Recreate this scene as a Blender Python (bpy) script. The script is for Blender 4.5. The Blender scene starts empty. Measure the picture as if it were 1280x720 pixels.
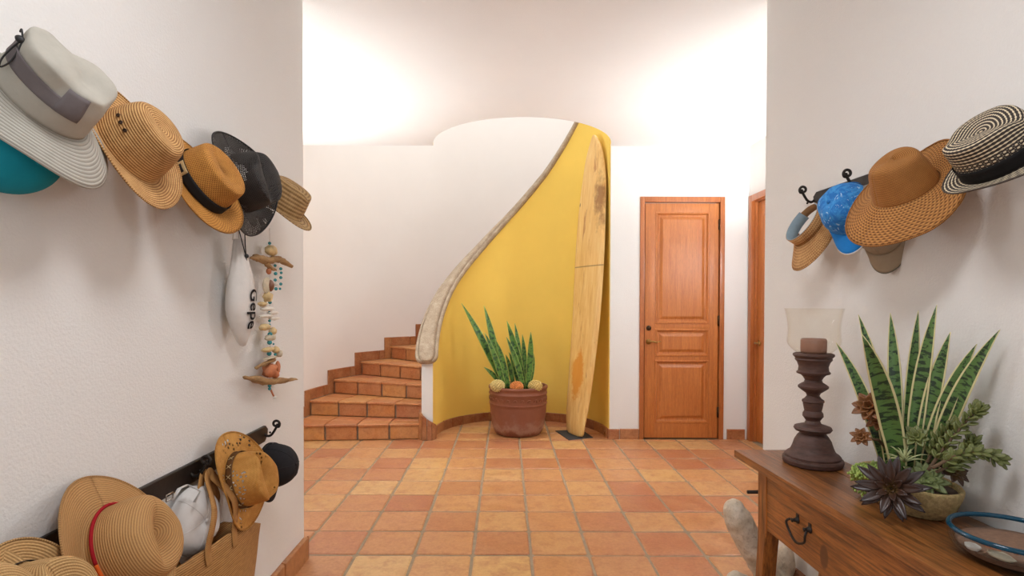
import bpy, bmesh, math, random
from mathutils import Vector, Matrix, noise as mnoise
random.seed(7)
PI = math.pi
scene = bpy.context.scene
COL = scene.collection

# ------------------------------------------------------------------ camera
FPX, CAM_H = 683.0, 1.377
PITCH, ROLL = math.radians(0.8), math.radians(0.15)
CX, CY = 632.0, 381.0 + FPX * math.tan(PITCH)
cam_data = bpy.data.cameras.new('camera')
cam = bpy.data.objects.new('camera', cam_data); COL.objects.link(cam)
CAM_R = Matrix.Rotation(PI / 2 - PITCH, 3, 'X') @ Matrix.Rotation(ROLL, 3, 'Z')
cam.matrix_world = Matrix.Translation((0, 0, CAM_H)) @ CAM_R.to_4x4()
cam_data.sensor_fit = 'HORIZONTAL'; cam_data.sensor_width = 36.0
cam_data.lens = FPX / 1280 * 36.0
cam_data.shift_x = (640 - CX) / 1280
cam_data.shift_y = (CY - 360) / 1280
cam_data.clip_start = 0.02; cam_data.clip_end = 60
scene.camera = cam

# ------------------------------------------------------------------ light
scene.view_settings.view_transform = 'Standard'
scene.view_settings.look = 'None'
scene.view_settings.exposure = 0.54
scene.view_settings.gamma = 1.0
scene.view_settings.use_curve_mapping = False
world = bpy.data.worlds.new('world'); scene.world = world
world.use_nodes = True
world.node_tree.nodes['Background'].inputs[0].default_value = (0.88, 0.95, 1.0, 1)
world.node_tree.nodes['Background'].inputs[1].default_value = 0.8

def lamp(name, kind, loc, rot, energy, color, size=0.3, size_y=None, spot=None, blend=0.6):
    d = bpy.data.lights.new(name, kind)
    d.energy = energy; d.color = color
    if kind == 'AREA':
        d.shape = 'RECTANGLE' if size_y else 'DISK'
        d.size = size
        if size_y: d.size_y = size_y
    else:
        d.shadow_soft_size = size
        if kind == 'SPOT': d.spot_size = spot; d.spot_blend = blend
    o = bpy.data.objects.new(name, d); COL.objects.link(o)
    o.location = loc; o.rotation_euler = rot
    return o
# hall ceiling lamp above the viewer: throws the hats' shadows down the walls
lamp('hall_ceiling_lamp_offscreen', 'AREA', (0.05, 1.0, 2.93), (0, 0, 0), 18, (0.92, 0.95, 1.0), 0.7)
# wall sconces behind the ends of the side walls: their glow shows on the ceiling
# (open top throwing light up, frosted body giving a weaker all-round light)
for side, x in (('left', -2.05), ('right', 2.37)):
    lamp('sconce_uplight_%s_offscreen' % side, 'SPOT', (x, 4.25, 1.9), (PI, 0, 0), 92, (0.88, 0.95, 1.0), 0.12, spot=2.95, blend=0.6)
    lamp('sconce_body_%s_offscreen' % side, 'POINT', (x, 4.25, 1.88), (0, 0, 0), 20, (0.84, 0.93, 1.0), 0.12)
# light coming down the open stairwell from above
lamp('stairwell_skylight_offscreen', 'AREA', (0.2, 6.4, 8.0), (0, 0, 0), 122, (0.87, 0.94, 1.0), 2.0)

# ------------------------------------------------------------------ pixel helpers
CAM_P = Vector((0, 0, CAM_H))
def ray(px, py):
    return CAM_R @ Vector(((px - CX) / FPX, -(py - CY) / FPX, -1.0))
def on_axis(px, py, i, v):
    d = ray(px, py); t = (v - CAM_P[i]) / d[i]
    return CAM_P + d * t
def on_x(px, py, x): return on_axis(px, py, 0, x)
def on_y(px, py, y): return on_axis(px, py, 1, y)
def on_z(px, py, z): return on_axis(px, py, 2, z)

# ------------------------------------------------------------------ object helpers
def link(name, data, parent=None):
    o = bpy.data.objects.new(name, data); COL.objects.link(o)
    if parent is not None: o.parent = parent
    return o
def tag(o, label=None, cat=None, group=None, kind=None):
    if label: o['label'] = label
    if cat: o['category'] = cat
    if group: o['group'] = group
    if kind: o['kind'] = kind
    return o
def thing(name, label, cat, loc=(0, 0, 0), group=None, mat=None):
    o = link(name, None)
    o.empty_display_size = 0.05
    if mat is not None: o.matrix_world = mat
    else: o.location = loc
    return tag(o, label, cat, group)
def mesh(name, verts, faces, mat, parent=None, smooth=False, uvs=None):
    me = bpy.data.meshes.new(name)
    me.from_pydata([tuple(v) for v in verts], [], faces)
    if smooth: me.polygons.foreach_set('use_smooth', [True] * len(me.polygons))
    if uvs is not None:
        lay = me.uv_layers.new(name='UVMap')
        for l in me.loops: lay.data[l.index].uv = uvs[l.vertex_index]
    for m in (mat if isinstance(mat, (list, tuple)) else [mat]): me.materials.append(m)
    return link(name, me, parent)
def bm_obj(name, bm, mat, parent=None, smooth=False):
    me = bpy.data.meshes.new(name)
    bmesh.ops.recalc_face_normals(bm, faces=bm.faces)
    bm.to_mesh(me); bm.free()
    if smooth: me.polygons.foreach_set('use_smooth', [True] * len(me.polygons))
    for m in (mat if isinstance(mat, (list, tuple)) else [mat]): me.materials.append(m)
    return link(name, me, parent)
def struct(o): o['kind'] = 'structure'; return o

class MB:
    """collects vertices and faces of one part"""
    def __init__(s): s.v = []; s.f = []; s.uv = []
    def add(s, vs, fs, uv=None):
        n = len(s.v); s.v += [Vector(v) for v in vs]
        s.f += [tuple(i + n for i in f) for f in fs]
        s.uv += uv if uv else [(0, 0)] * len(vs)
    def box(s, x0, y0, z0, x1, y1, z1, bev=0.0):
        if bev <= 0:
            vs = [(x, y, z) for z in (z0, z1) for y in (y0, y1) for x in (x0, x1)]
            s.add(vs, [(0, 2, 3, 1), (4, 5, 7, 6), (0, 1, 5, 4), (2, 6, 7, 3), (0, 4, 6, 2), (1, 3, 7, 5)])
        else:
            bm = bmesh.new()
            bmesh.ops.create_cube(bm, size=1)
            for v in bm.verts:
                v.co = Vector(((x0 + x1) / 2 + v.co.x * (x1 - x0), (y0 + y1) / 2 + v.co.y * (y1 - y0), (z0 + z1) / 2 + v.co.z * (z1 - z0)))
            bmesh.ops.bevel(bm, geom=bm.edges[:], offset=bev, segments=2, affect='EDGES', profile=0.7)
            bmesh.ops.recalc_face_normals(bm, faces=bm.faces)
            bm.verts.index_update()
            s.add([v.co.copy() for v in bm.verts], [tuple(v.index for v in f.verts) for f in bm.faces]); bm.free()
    def lathe(s, prof, n=32, c=(0, 0, 0), cap=True, sx=1.0, sy=1.0):
        vs = []; fs = []; uv = []
        L = 0; last = None
        for r, z in prof:
            if last: L += math.hypot(r - last[0], z - last[1])
            last = (r, z)
            for k in range(n):
                a = 2 * PI * k / n
                vs.append((c[0] + r * sx * math.cos(a), c[1] + r * sy * math.sin(a), c[2] + z)); uv.append((k / n, L))
        m = len(prof)
        for i in range(m - 1):
            for k in range(n):
                k2 = (k + 1) % n
                fs.append((i * n + k, i * n + k2, (i + 1) * n + k2, (i + 1) * n + k))
        if cap:
            if prof[0][0] > 1e-5: fs.append(tuple(reversed(range(n))))
            if prof[-1][0] > 1e-5: fs.append(tuple((m - 1) * n + k for k in range(n)))
        s.add(vs, fs, uv)
    def tube(s, pts, rad, n=8, cap=True, flat=1.0):
        pts = [Vector(p) for p in pts]; m = len(pts)
        rads = rad if isinstance(rad, (list, tuple)) else [rad] * m
        up = Vector((0, 0, 1)); vs = []; fs = []; uv = []
        prevN = None; L = 0
        for i, p in enumerate(pts):
            t = (pts[min(i + 1, m - 1)] - pts[max(i - 1, 0)]).normalized()
            if prevN is None:
                ref = up if abs(t.dot(up)) < 0.9 else Vector((1, 0, 0))
                N = (ref - t * ref.dot(t)).normalized()
            else:
                N = (prevN - t * prevN.dot(t)).normalized()
            prevN = N; B = t.cross(N)
            if i: L += (p - pts[i - 1]).length
            for k in range(n):
                a = 2 * PI * k / n
                vs.append(p + (N * math.cos(a) + B * math.sin(a) * flat) * rads[i]); uv.append((k / n, L))
        for i in range(m - 1):
            for k in range(n):
                k2 = (k + 1) % n
                fs.append((i * n + k, i * n + k2, (i + 1) * n + k2, (i + 1) * n + k))
        if cap:
            fs.append(tuple(reversed(range(n)))); fs.append(tuple((m - 1) * n + k for k in range(n)))
        s.add(vs, fs, uv)
    def ball(s, c, r, n=12, m=8, bump=0.0, seed=0.0):
        c = Vector(c); rx, ry, rz = r if isinstance(r, (list, tuple)) else (r, r, r)
        vs = []; fs = []
        for i in range(m + 1):
            ph = PI * i / m
            for k in range(n):
                a = 2 * PI * k / n
                d = Vector((math.sin(ph) * math.cos(a), math.sin(ph) * math.sin(a), -math.cos(ph)))
                q = 1 + (bump * mnoise.noise(d * 2.2 + Vector((seed, seed * 1.7, 0))) if bump else 0)
                vs.append(c + Vector((d.x * rx, d.y * ry, d.z * rz)) * q)
        for i in range(m):
            for k in range(n):
                k2 = (k + 1) % n
                fs.append((i * n + k, i * n + k2, (i + 1) * n + k2, (i + 1) * n + k))
        s.add(vs, fs)
    def build(s, name, mat, parent=None, smooth=True, weld=False):
        o = mesh(name, s.v, s.f, mat, parent, smooth, s.uv)
        return o
def auto_smooth(o, ang=40):
    me = o.data
    bm = bmesh.new(); bm.from_mesh(me)
    lim = math.radians(ang)
    for f in bm.faces: f.smooth = True
    for e in bm.edges:
        if len(e.link_faces) == 2:
            e.smooth = e.calc_face_angle(0) < lim
    bm.to_mesh(me); bm.free()
    return o
def crom(pts, n):
    """Catmull-Rom through pts (tuples), n samples per span"""
    out = []; m = len(pts)
    for i in range(m - 1):
        p0 = pts[max(i - 1, 0)]; p1 = pts[i]; p2 = pts[i + 1]; p3 = pts[min(i + 2, m - 1)]
        for j in range(n):
            t = j / n
            out.append(tuple(0.5 * (2 * b + (c - a) * t + (2 * a - 5 * b + 4 * c - d) * t * t + (3 * b - a - 3 * c + d) * t ** 3)
                             for a, b, c, d in zip(p0, p1, p2, p3)))
    out.append(tuple(pts[-1])); return out
def lerp_table(tab, x):
    if x <= tab[0][0]: return tab[0][1]
    for (a, b), (c, d) in zip(tab, tab[1:]):
        if x <= c: return b + (d - b) * (x - a) / (c - a)
    return tab[-1][1]

# ------------------------------------------------------------------ materials
def lin(c):
    return tuple(((x / 255) / 12.92 if x / 255 <= 0.04045 else ((x / 255 + 0.055) / 1.055) ** 2.4) for x in c) + (1.0,)
class NT:
    def __init__(s, name):
        s.m = bpy.data.materials.new(name); s.m.use_nodes = True
        s.t = s.m.node_tree; s.b = s.t.nodes['Principled BSDF']
    def n(s, kind, **kw):
        nd = s.t.nodes.new(kind)
        for k, v in kw.items():
            if k.startswith('i_'): nd.inputs[int(k[2:])].default_value = v
            else: setattr(nd, k, v)
        return nd
    def l(s, a, b): s.t.links.new(a, b)
    def coord(s, out='Object', scale=(1, 1, 1), rnd=False):
        tc = s.n('ShaderNodeTexCoord'); src = tc.outputs[out]
        if rnd:
            oi = s.n('ShaderNodeObjectInfo'); mu = s.n('ShaderNodeMath', operation='MULTIPLY', i_1=57.0)
            s.l(oi.outputs['Random'], mu.inputs[0])
            va = s.n('ShaderNodeVectorMath', operation='ADD'); s.l(src, va.inputs[0]); s.l(mu.outputs[0], va.inputs[1]); src = va.outputs[0]
        mp = s.n('ShaderNodeMapping'); mp.inputs['Scale'].default_value = scale
        s.l(src, mp.inputs[0]); return mp.outputs[0]
    def noise(s, vec, scale, detail=4, rough=0.55, dist=0.0):
        nd = s.n('ShaderNodeTexNoise'); nd.inputs['Scale'].default_value = scale
        nd.inputs['Detail'].default_value = detail; nd.inputs['Roughness'].default_value = rough
        nd.inputs['Distortion'].default_value = dist
        if vec is not None: s.l(vec, nd.inputs['Vector'])
        return nd.outputs['Fac']
    def ramp(s, fac, stops, interp='LINEAR'):
        nd = s.n('ShaderNodeValToRGB'); cr = nd.color_ramp; cr.interpolation = interp
        while len(cr.elements) < len(stops): cr.elements.new(0.5)
        for e, (p, c) in zip(cr.elements, stops): e.position = p; e.color = c if len(c) == 4 else lin(c)
        s.l(fac, nd.inputs[0]); return nd.outputs[0]
    def mix(s, fac, a, b, mode='MIX'):
        nd = s.n('ShaderNodeMix', data_type='RGBA', blend_type=mode)
        for sock, v in ((nd.inputs[0], fac), (nd.inputs[6], a), (nd.inputs[7], b)):
            if hasattr(v, 'links'): s.l(v, sock)
            elif isinstance(v, (int, float)): sock.default_value = v
            else: sock.default_value = v if len(v) == 4 else lin(v)
        return nd.outputs[2]
    def math(s, op, a, b=0.0):
        nd = s.n('ShaderNodeMath', operation=op)
        for sock, v in ((nd.inputs[0], a), (nd.inputs[1], b)):
            if hasattr(v, 'links'): s.l(v, sock)
            else: sock.default_value = v
        return nd.outputs[0]
    def bump(s, h, strength=0.3, dist=0.002):
        nd = s.n('ShaderNodeBump'); nd.inputs['Strength'].default_value = strength; nd.inputs['Distance'].default_value = dist
        s.l(h, nd.inputs['Height']); s.l(nd.outputs[0], s.b.inputs['Normal'])
    def color(s, c):
        if hasattr(c, 'links'): s.l(c, s.b.inputs['Base Color'])
        else: s.b.inputs['Base Color'].default_value = c if len(c) == 4 else lin(c)
    def rough(s, v):
        if hasattr(v, 'links'): s.l(v, s.b.inputs['Roughness'])
        else: s.b.inputs['Roughness'].default_value = v
def stucco(name, c, bscale=90, strength=0.35, dist=0.004, var=0.05):
    t = NT(name); v = t.coord('Object')
    n1 = t.noise(v, bscale, 3, 0.6); n2 = t.noise(v, 2.2, 3)
    c1 = tuple(min(255, x * (1 - var)) for x in c)
    t.color(t.mix(n2, c1, c)); t.rough(0.92); t.bump(n1, strength, dist)
    t.b.inputs['Specular IOR Level'].default_value = 0.2
    return t.m
def terracotta(name, stops, rough=0.38, mott=(120, 58, 28)):
    t = NT(name); oi = t.n('ShaderNodeObjectInfo')
    base = t.ramp(oi.outputs['Random'], stops)
    v = t.coord('Object', rnd=True)
    n1 = t.noise(v, 5.5, 5, 0.6, 0.6); n2 = t.noise(v, 60, 4, 0.6); n3 = t.noise(v, 14, 4, 0.65, 0.4)
    f1 = t.ramp(n1, [(0.38, (0, 0, 0, 1)), (0.68, (0.4, 0.4, 0.4, 1))])
    c = t.mix(f1, base, (204, 154, 106))
    f3 = t.ramp(n3, [(0.46, (0, 0, 0, 1)), (0.72, (0.6, 0.6, 0.6, 1))])
    c = t.mix(f3, c, mott)
    t.color(t.mix(0.22, c, t.ramp(n2, [(0.3, (150, 90, 50)), (0.7, (225, 170, 120))]), 'MIX'))
    t.rough(t.ramp(n1, [(0.3, (rough - 0.08,) * 3 + (1,)), (0.8, (rough + 0.2,) * 3 + (1,))]))
    t.bump(t.math('ADD', n3, t.math('MULTIPLY', n2, 0.4)), 0.25, 0.003)
    return t.m
def wood(name, dark, light, scale, rough=0.35, grain=7.0, knots=False, rnd=True, bump=0.08, coat=0.0, axis_scale=None):
    t = NT(name); v = t.coord('Object', scale, rnd=rnd)
    n1 = t.noise(v, grain, 6, 0.6, 0.8); n2 = t.noise(v, grain * 7, 4, 0.7)
    c = t.ramp(n1, [(0.28, dark), (0.5, tuple((a + b) / 2 for a, b in zip(dark, light))), (0.72, light)])
    c = t.mix(t.ramp(n2, [(0.42, (0, 0, 0, 1)), (0.75, (0.5, 0.5, 0.5, 1))]), c, tuple(x * 0.6 for x in dark))
    if knots:
        vk = t.coord('Object', (1, 1, 1), rnd=rnd); big = t.noise(vk, 3.0, 3, 0.5)
        c = t.mix(t.ramp(big, [(0.45, (0, 0, 0, 1)), (0.7, (0.6, 0.6, 0.6, 1))]), c, tuple(x * 0.72 for x in dark))
    t.color(c); t.rough(rough); t.bump(n2, bump, 0.002)
    t.b.inputs['Coat Weight'].default_value = coat; t.b.inputs['Coat Roughness'].default_value = 0.4
    return t.m
def plain(name, c, rough=0.6, metal=0.0, nscale=0, namt=0.15, bump=0.0, bscale=60, sheen=0.0):
    t = NT(name)
    if nscale:
        n = t.noise(t.coord('Object'), nscale, 4)
        t.color(t.mix(n, tuple(x * (1 - namt) for x in c), tuple(min(255, x * (1 + namt)) for x in c)))
    else: t.color(c)
    if bump: t.bump(t.noise(t.coord('Object'), bscale, 4), bump, 0.003)
    t.rough(rough); t.b.inputs['Metallic'].default_value = metal
    if sheen: t.b.inputs['Sheen Weight'].default_value = sheen
    return t.m
WALL = stucco('white_stucco', (233, 230, 226), 120, 0.5, 0.004, 0.02)
CEIL = stucco('ceiling_plaster', (233, 226, 220), 140, 0.5, 0.003, 0.03)
PINK = stucco('pale_pink_plaster', (238, 229, 221), 60, 0.1, 0.003, 0.03)
YELLOW = stucco('yellow_plaster', (250, 212, 104), 40, 0.12, 0.004, 0.06)
GROUT = plain('grey_grout', (146, 126, 102), 0.9, 0, 25, 0.2, 0.3)
TILE = terracotta('terracotta_tile', [(0.0, (172, 106, 68)), (0.16, (196, 140, 88)), (0.3, (166, 92, 60)), (0.45, (204, 160, 98)), (0.6, (182, 116, 74)), (0.74, (160, 86, 55)), (0.88, (192, 134, 82)), (1.0, (210, 170, 112))], 0.4, (150, 80, 48))
TRIMT = terracotta('sealed_terracotta', [(0.0, (138, 68, 36)), (0.3, (156, 84, 42)), (0.55, (128, 60, 36)), (0.8, (168, 104, 52)), (1.0, (146, 78, 48))], 0.34, (108, 50, 26))
# ------------------------------------------------------------------ the setting
XL, XR, YE = -1.085, 1.388, 2.94          # near side walls and where they end
RSLOPE = 0.0236                          # the right wall opens slightly towards the viewer
def wall_r(y): return XR + (YE - y) * RSLOPE
YB, ZC = 5.6, 3.0                        # back wall, ceiling height
NC, NR, NR2 = Vector((0.16, 5.65, 0)), 0.905, 1.02   # centre and radii of the curved stair wall
SR = 2.33                                # outer stairwell radius
XFL, XFR = NC.x - SR, NC.x + SR
def cyl(phi, r, z=0.0):                  # phi in degrees: 0 = left, 90 = far side
    a = math.radians(phi)
    return Vector((NC.x - r * math.cos(a), NC.y + r * math.sin(a), z))

def clip_poly(poly, inside_fn_edges):
    """Sutherland-Hodgman against half planes (nx, ny, d): nx*x+ny*y<=d"""
    for nx, ny, d in inside_fn_edges:
        out = []
        for i in range(len(poly)):
            a = poly[i]; b = poly[(i + 1) % len(poly)]
            da = nx * a[0] + ny * a[1] - d; db = nx * b[0] + ny * b[1] - d
            if da <= 0: out.append(a)
            if (da < 0 < db) or (db < 0 < da):
                t = da / (da - db); out.append((a[0] + (b[0] - a[0]) * t, a[1] + (b[1] - a[1]) * t))
        poly = out
        if len(poly) < 3: return []
    return poly
def area(p):
    return abs(sum(p[i][0] * p[(i + 1) % len(p)][1] - p[(i + 1) % len(p)][0] * p[i][1] for i in range(len(p)))) / 2
def rect(x0, y0, x1, y1): return [(-1, 0, -x0), (1, 0, x1), (0, -1, -y0), (0, 1, y1)]
def tile_mesh(poly, t=0.014, inset=0.006, drop=0.0035, top=0.0, wob=0.0):
    n = len(poly); cx = sum(p[0] for p in poly) / n; cy = sum(p[1] for p in poly) / n
    vs = [(x, y, top - t) for x, y in poly] + [(x, y, top - drop) for x, y in poly]
    for x, y in poly:
        d = math.hypot(x - cx, y - cy); k = max(0.3, 1 - inset * 1.3 / max(d, 1e-4))
        vs.append((cx + (x - cx) * k, cy + (y - cy) * k, top + random.uniform(-wob, wob)))
    fs = []
    for i in range(n):
        j = (i + 1) % n
        fs += [(i, j, n + j, n + i), (n + i, n + j, 2 * n + j, 2 * n + i)]
    fs.append(tuple(2 * n + i for i in range(n)))
    me = bpy.data.meshes.new('tile'); me.from_pydata(vs, [], fs); me.materials.append(TILE)
    return me
# floor: grout bed with single tiles
PXT, PYT, GW = 0.321, 0.3173, 0.0165
X0T, Y0T = 0.143, 2.99
fl = MB(); fl.box(-2.4, -1.6, -0.12, 2.7, 8.1, -0.0055)
floor = struct(fl.build('floor', GROUT, smooth=False))
variants = []
def tile_outline(w, h):
    j = lambda: random.uniform(-0.003, 0.003)
    c = [(-w / 2 + j(), -h / 2 + j()), (w / 2 + j(), -h / 2 + j()), (w / 2 + j(), h / 2 + j()), (-w / 2 + j(), h / 2 + j())]
    out = []
    for i in range(4):
        a, b = c[i], c[(i + 1) % 4]; p = c[i - 1]
        cut = 0.012
        for q, k in ((p, cut), (b, cut)):
            L = math.hypot(q[0] - a[0], q[1] - a[1]); out.append((a[0] + (q[0] - a[0]) * k / L, a[1] + (q[1] - a[1]) * k / L))
        m = ((a[0] + b[0]) / 2, (a[1] + b[1]) / 2); s = random.uniform(-0.002, 0.0015)
        d = (b[1] - a[1], -(b[0] - a[0])); L = math.hypot(*d); out.append((m[0] + d[0] / L * s, m[1] + d[1] / L * s))
    return out
for i in range(14):
    pl = tile_outline(PXT - GW, PYT - GW); variants.append((pl, tile_mesh(pl, wob=0.0012)))
circ = [(-math.cos(a), math.sin(a), -math.cos(a) * NC.x + math.sin(a) * NC.y + NR) for a in [2 * PI * k / 40 for k in range(40)]]
def floor_regions():
    yield rect(XL, -1.2, 1.6, Y0T), None
    yield rect(XFL, Y0T, XFR, YB), None
    yield circ + [(0, -1, -YB)], None
tile_i = 0
for row in range(-14, 12):
    for colm in range(-9, 9):
        x = X0T + (colm + 0.5) * PXT; y = Y0T + (row + 0.5) * PYT
        pl, me = random.choice(variants)
        wp = [(px + x, py + y) for px, py in pl]; full = area(wp)
        for hp, _ in floor_regions():
            if y < Y0T and hp[0][2] == -XL:
                hp = [(-1, 0, -XL), (1, RSLOPE, XR + YE * RSLOPE), (0, -1, 1.2), (0, 1, Y0T)]
            cp = clip_poly(wp, hp)
            if not cp or area(cp) < 0.0006: continue
            cx = sum(p[0] for p in cp) / len(cp); cy = sum(p[1] for p in cp) / len(cp)
            if cx < -0.9 and cy > 5.57: continue
            if area(cp) > full * 0.995: o = link('floor_tile', me, floor)
            else: o = link('floor_tile', tile_mesh([(a - x, b - y) for a, b in cp]), floor)
            o.location = (x, y, random.uniform(-0.0008, 0.0008)); tile_i += 1
            o.rotation_euler = (random.uniform(-0.0025, 0.0025), random.uniform(-0.0025, 0.0025), 0)

def wall_box(name, x0, y0, x1, y1, z0=0.0, z1=ZC, mat=None):
    b = MB(); b.box(x0, y0, z0, x1, y1, z1)
    return struct(b.build(name, mat or WALL, smooth=False))
def rounded_wall(name, poly, z0, z1, rounds, mat):
    """vertical prism whose listed corners are rounded (radius)"""
    out = []
    n = len(poly)
    for i, p in enumerate(poly):
        p = Vector(p)
        r = rounds.get(i, 0)
        if not r: out.append(p); continue
        a = (Vector(poly[i - 1]) - p).normalized(); b = (Vector(poly[(i + 1) % n]) - p).normalized()
        for k in range(5):
            t = k / 4; out.append(p + a * r * (1 - t) ** 2 + b * r * t ** 2)
    m = len(out)
    vs = [(p.x, p.y, z0) for p in out] + [(p.x, p.y, z1) for p in out]
    fs = [(i, (i + 1) % m, m + (i + 1) % m, m + i) for i in range(m)] + [tuple(reversed(range(m))), tuple(range(m, 2 * m))]
    return struct(auto_smooth(mesh(name, vs, fs, mat), 35))
rounded_wall('wall_left', [(XL, -1.6), (XL, YE), (XL - 0.16, YE), (XL - 0.16, -1.6)], 0, ZC, {1: 0.012}, WALL)
rounded_wall('wall_right', [(wall_r(-1.6), -1.6), (wall_r(-1.6) + 0.2, -1.6), (XR + 0.2, YE), (XR, YE)], 0, ZC, {3: 0.012}, WALL)
wall_box('wall_front_left', XFL - 0.15, YE - 0.16, XL - 0.161, YE)
wall_box('wall_front_right', XR + 0.201, YE - 0.16, XFR + 0.15, YE)
wall_box('wall_far_left', XFL - 0.15, YE, XFL, YB, mat=WALL)

# far right wall with the doorway of door_2 next to the corner
D2Y0, D2Y1, D2Z = 4.72, 5.565, 2.475
b = MB()
b.box(XFR, YE, 0, XFR + 0.15, D2Y0, ZC); b.box(XFR, D2Y0, D2Z, XFR + 0.15, D2Y1, ZC); b.box(XFR, D2Y1, 0, XFR + 0.15, YB + 0.14, ZC)
struct(b.build('wall_far_right', WALL, smooth=False))
# back wall with the doorway of door_1
D1X0, D1X1, D1Z = 1.385, 2.225, 2.472
NXR = NC.x + math.sqrt(NR ** 2 - (YB - NC.y) ** 2)
b = MB()
b.box(NXR + 0.008, YB, 0, D1X0, YB + 0.14, ZC); b.box(D1X1, YB, 0, XFR, YB + 0.14, ZC); b.box(D1X0, YB, D1Z, D1X1, YB + 0.14, ZC)
struct(b.build('wall_back', WALL, smooth=False))

# ceiling slab with the round stair opening
cxl, cxr = NC.x - math.sqrt(NR ** 2 - (YB - NC.y) ** 2), NXR
ol = [(XFL - 0.15, -1.6), (XFR + 0.15, -1.6), (XFR + 0.15, YB)]
a0 = math.atan2(YB - NC.y, cxr - NC.x); a1 = -PI - a0
arc = [(NC.x + NR * math.cos(a0 + (a1 - a0) * k / 48), NC.y + NR * math.sin(a0 + (a1 - a0) * k / 48)) for k in range(49)]
ol = ol + arc + [(XFL - 0.15, YB)]
m = len(ol)
vs = [(x, y, ZC) for x, y in ol] + [(x, y, ZC + 0.3) for x, y in ol]
fs = [tuple(reversed(range(m))), tuple(range(m, 2 * m))] + [(i, (i + 1) % m, m + (i + 1) % m, m + i) for i in range(m)]
ce = struct(mesh('ceiling', vs, fs, [CEIL, YELLOW]))
for i in range(m):
    if 3 <= i < 3 + 48: ce.data.polygons[2 + i].material_index = 1

# tall outer stairwell wall, pale pink
def arc_wall(name, p0, p1, r0, r1, z0, ztop, mat, n=64, smooth=True):
    vs = []; fs = []
    for k in range(n + 1):
        ph = p0 + (p1 - p0) * k / n; zt = ztop(ph) if callable(ztop) else ztop
        vs += [cyl(ph, r0, z0), cyl(ph, r1, z0), cyl(ph, r1, zt), cyl(ph, r0, zt)]
    for k in range(n):
        a = 4 * k; c = a + 4
        fs += [(a, c, c + 3, a + 3), (a + 1, a + 2, c + 2, c + 1), (a + 3, c + 3, c + 2, a + 2), (a, a + 1, c + 1, c)]
    fs += [(0, 3, 2, 1), (4 * n, 4 * n + 1, 4 * n + 2, 4 * n + 3)]
    o = mesh(name, vs, fs, mat); bm = bmesh.new(); bm.from_mesh(o.data)
    bmesh.ops.recalc_face_normals(bm, faces=bm.faces); bm.to_mesh(o.data); bm.free()
    return auto_smooth(o, 35)
struct(arc_wall('wall_stairwell', -1.2, 181.2, SR, SR + 0.15, 0, 6.0, PINK, 80))
up = MB(); up.box(XFL - 0.15, YB - 0.45, ZC + 0.3, XFR + 0.15, YB - 0.3, 6.0)
wu = MB(); wu.box(XFL - 0.15, 3.0, ZC + 0.3, XFR + 0.15, 3.15, 6.0); wu.box(XFL - 0.15, 3.15, ZC + 0.3, XFL, YB, 6.0); wu.box(XFR, 3.15, ZC + 0.3, XFR + 0.15, YB + 0.1, 6.0)
struct(wu.build('wall_upper', PINK, smooth=False))

# yellow curved wall carrying the stone coping
CAPZ = [(-9.5, 0.80), (-4, 0.90), (0, 0.985), (10, 1.17), (30, 1.545), (60, 2.04), (90, 2.575), (110, 2.945), (135, 3.47), (160, 3.95), (190, 4.5)]
def capz(ph): return lerp_table(CAPZ, ph)
YEND = -4.0
niche = struct(arc_wall('wall_niche', YEND, 182.2, NR, NR2, 0, lambda p: capz(p) - 0.04, [YELLOW, WALL], 90))
for p in niche.data.polygons:
    c = p.center; r = math.hypot(c.x - NC.x, c.y - NC.y)
    if p.normal.z < 0.5 and (r > NR2 - 0.004 or (p.normal.y < -0.9 and c.x < NC.x - 0.5 and r > NR + 0.02)): p.material_index = 1

STONE = NT('carved_stone')
v = STONE.coord('Object'); n1 = STONE.noise(v, 14, 5, 0.65); n2 = STONE.noise(v, 120, 3)
STONE.color(STONE.mix(0.35, STONE.ramp(n1, [(0.3, (146, 122, 98)), (0.55, (176, 154, 128)), (0.75, (196, 178, 154))]), STONE.ramp(n2, [(0.35, (130, 108, 86)), (0.65, (200, 182, 160))])))
STONE.rough(0.8); STONE.bump(STONE.math('ADD', n1, STONE.math('MULTIPLY', n2, 0.4)), 0.3, 0.004); STONE = STONE.m
# coping: moulded profile swept along the rising curve
RM = (NR + NR2) / 2 + 0.005
def prof(w):   # (radial outward, up) closed loop
    h = w
    half = [(0.0, 0.040), (h * 0.40, 0.040), (h * 0.56, 0.034), (h * 0.64, 0.022), (h * 0.67, 0.004), (h * 0.71, 0.002), (h * 0.75, 0.010), (h * 0.88, 0.010), (h * 0.97, 0.000), (h, -0.014), (h * 0.97, -0.030), (h * 0.84, -0.040), (h * 0.6, -0.045)]
    return [(-a, z) for a, z in reversed(half[1:])] + half
W = 0.118
N = 110; vs = []; fs = []
phs = [-9.9 + 186 * (k / N) ** 1.25 for k in range(N + 1)]
for k, ph in enumerate(phs):
    d = 1.0
    p = cyl(ph, RM, capz(ph)); t = (cyl(ph + d, RM, capz(ph + d) if ph > -9 else capz(ph + d)) - cyl(ph - d, RM, capz(ph - d) if ph > -9 else capz(ph) - 0.0185 * d)).normalized()
    s = phs[k] - phs[0]
    arcl = s * 0.0279
    e = min(1.0, arcl / 0.115); sc = 0.20 + 0.80 * math.sqrt(max(0.0, 1 - (1 - e) ** 2))
    rad = (cyl(ph, 1.0) - NC); rad.z = 0; rad.normalize()
    u = rad.cross(t).normalized()
    if u.z < 0: u = -u
    wid = W * (1.0 - 0.22 * min(1, max(0, ph) / 60))
    P = prof(wid * sc); m = len(P)
    for a, z in P: vs.append(p + rad * a + u * (z * (0.6 + 0.4 * sc)))
for k in range(N):
    for i in range(m):
        j = (i + 1) % m; fs.append((k * m + i, k * m + j, (k + 1) * m + j, (k + 1) * m + i))
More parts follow.
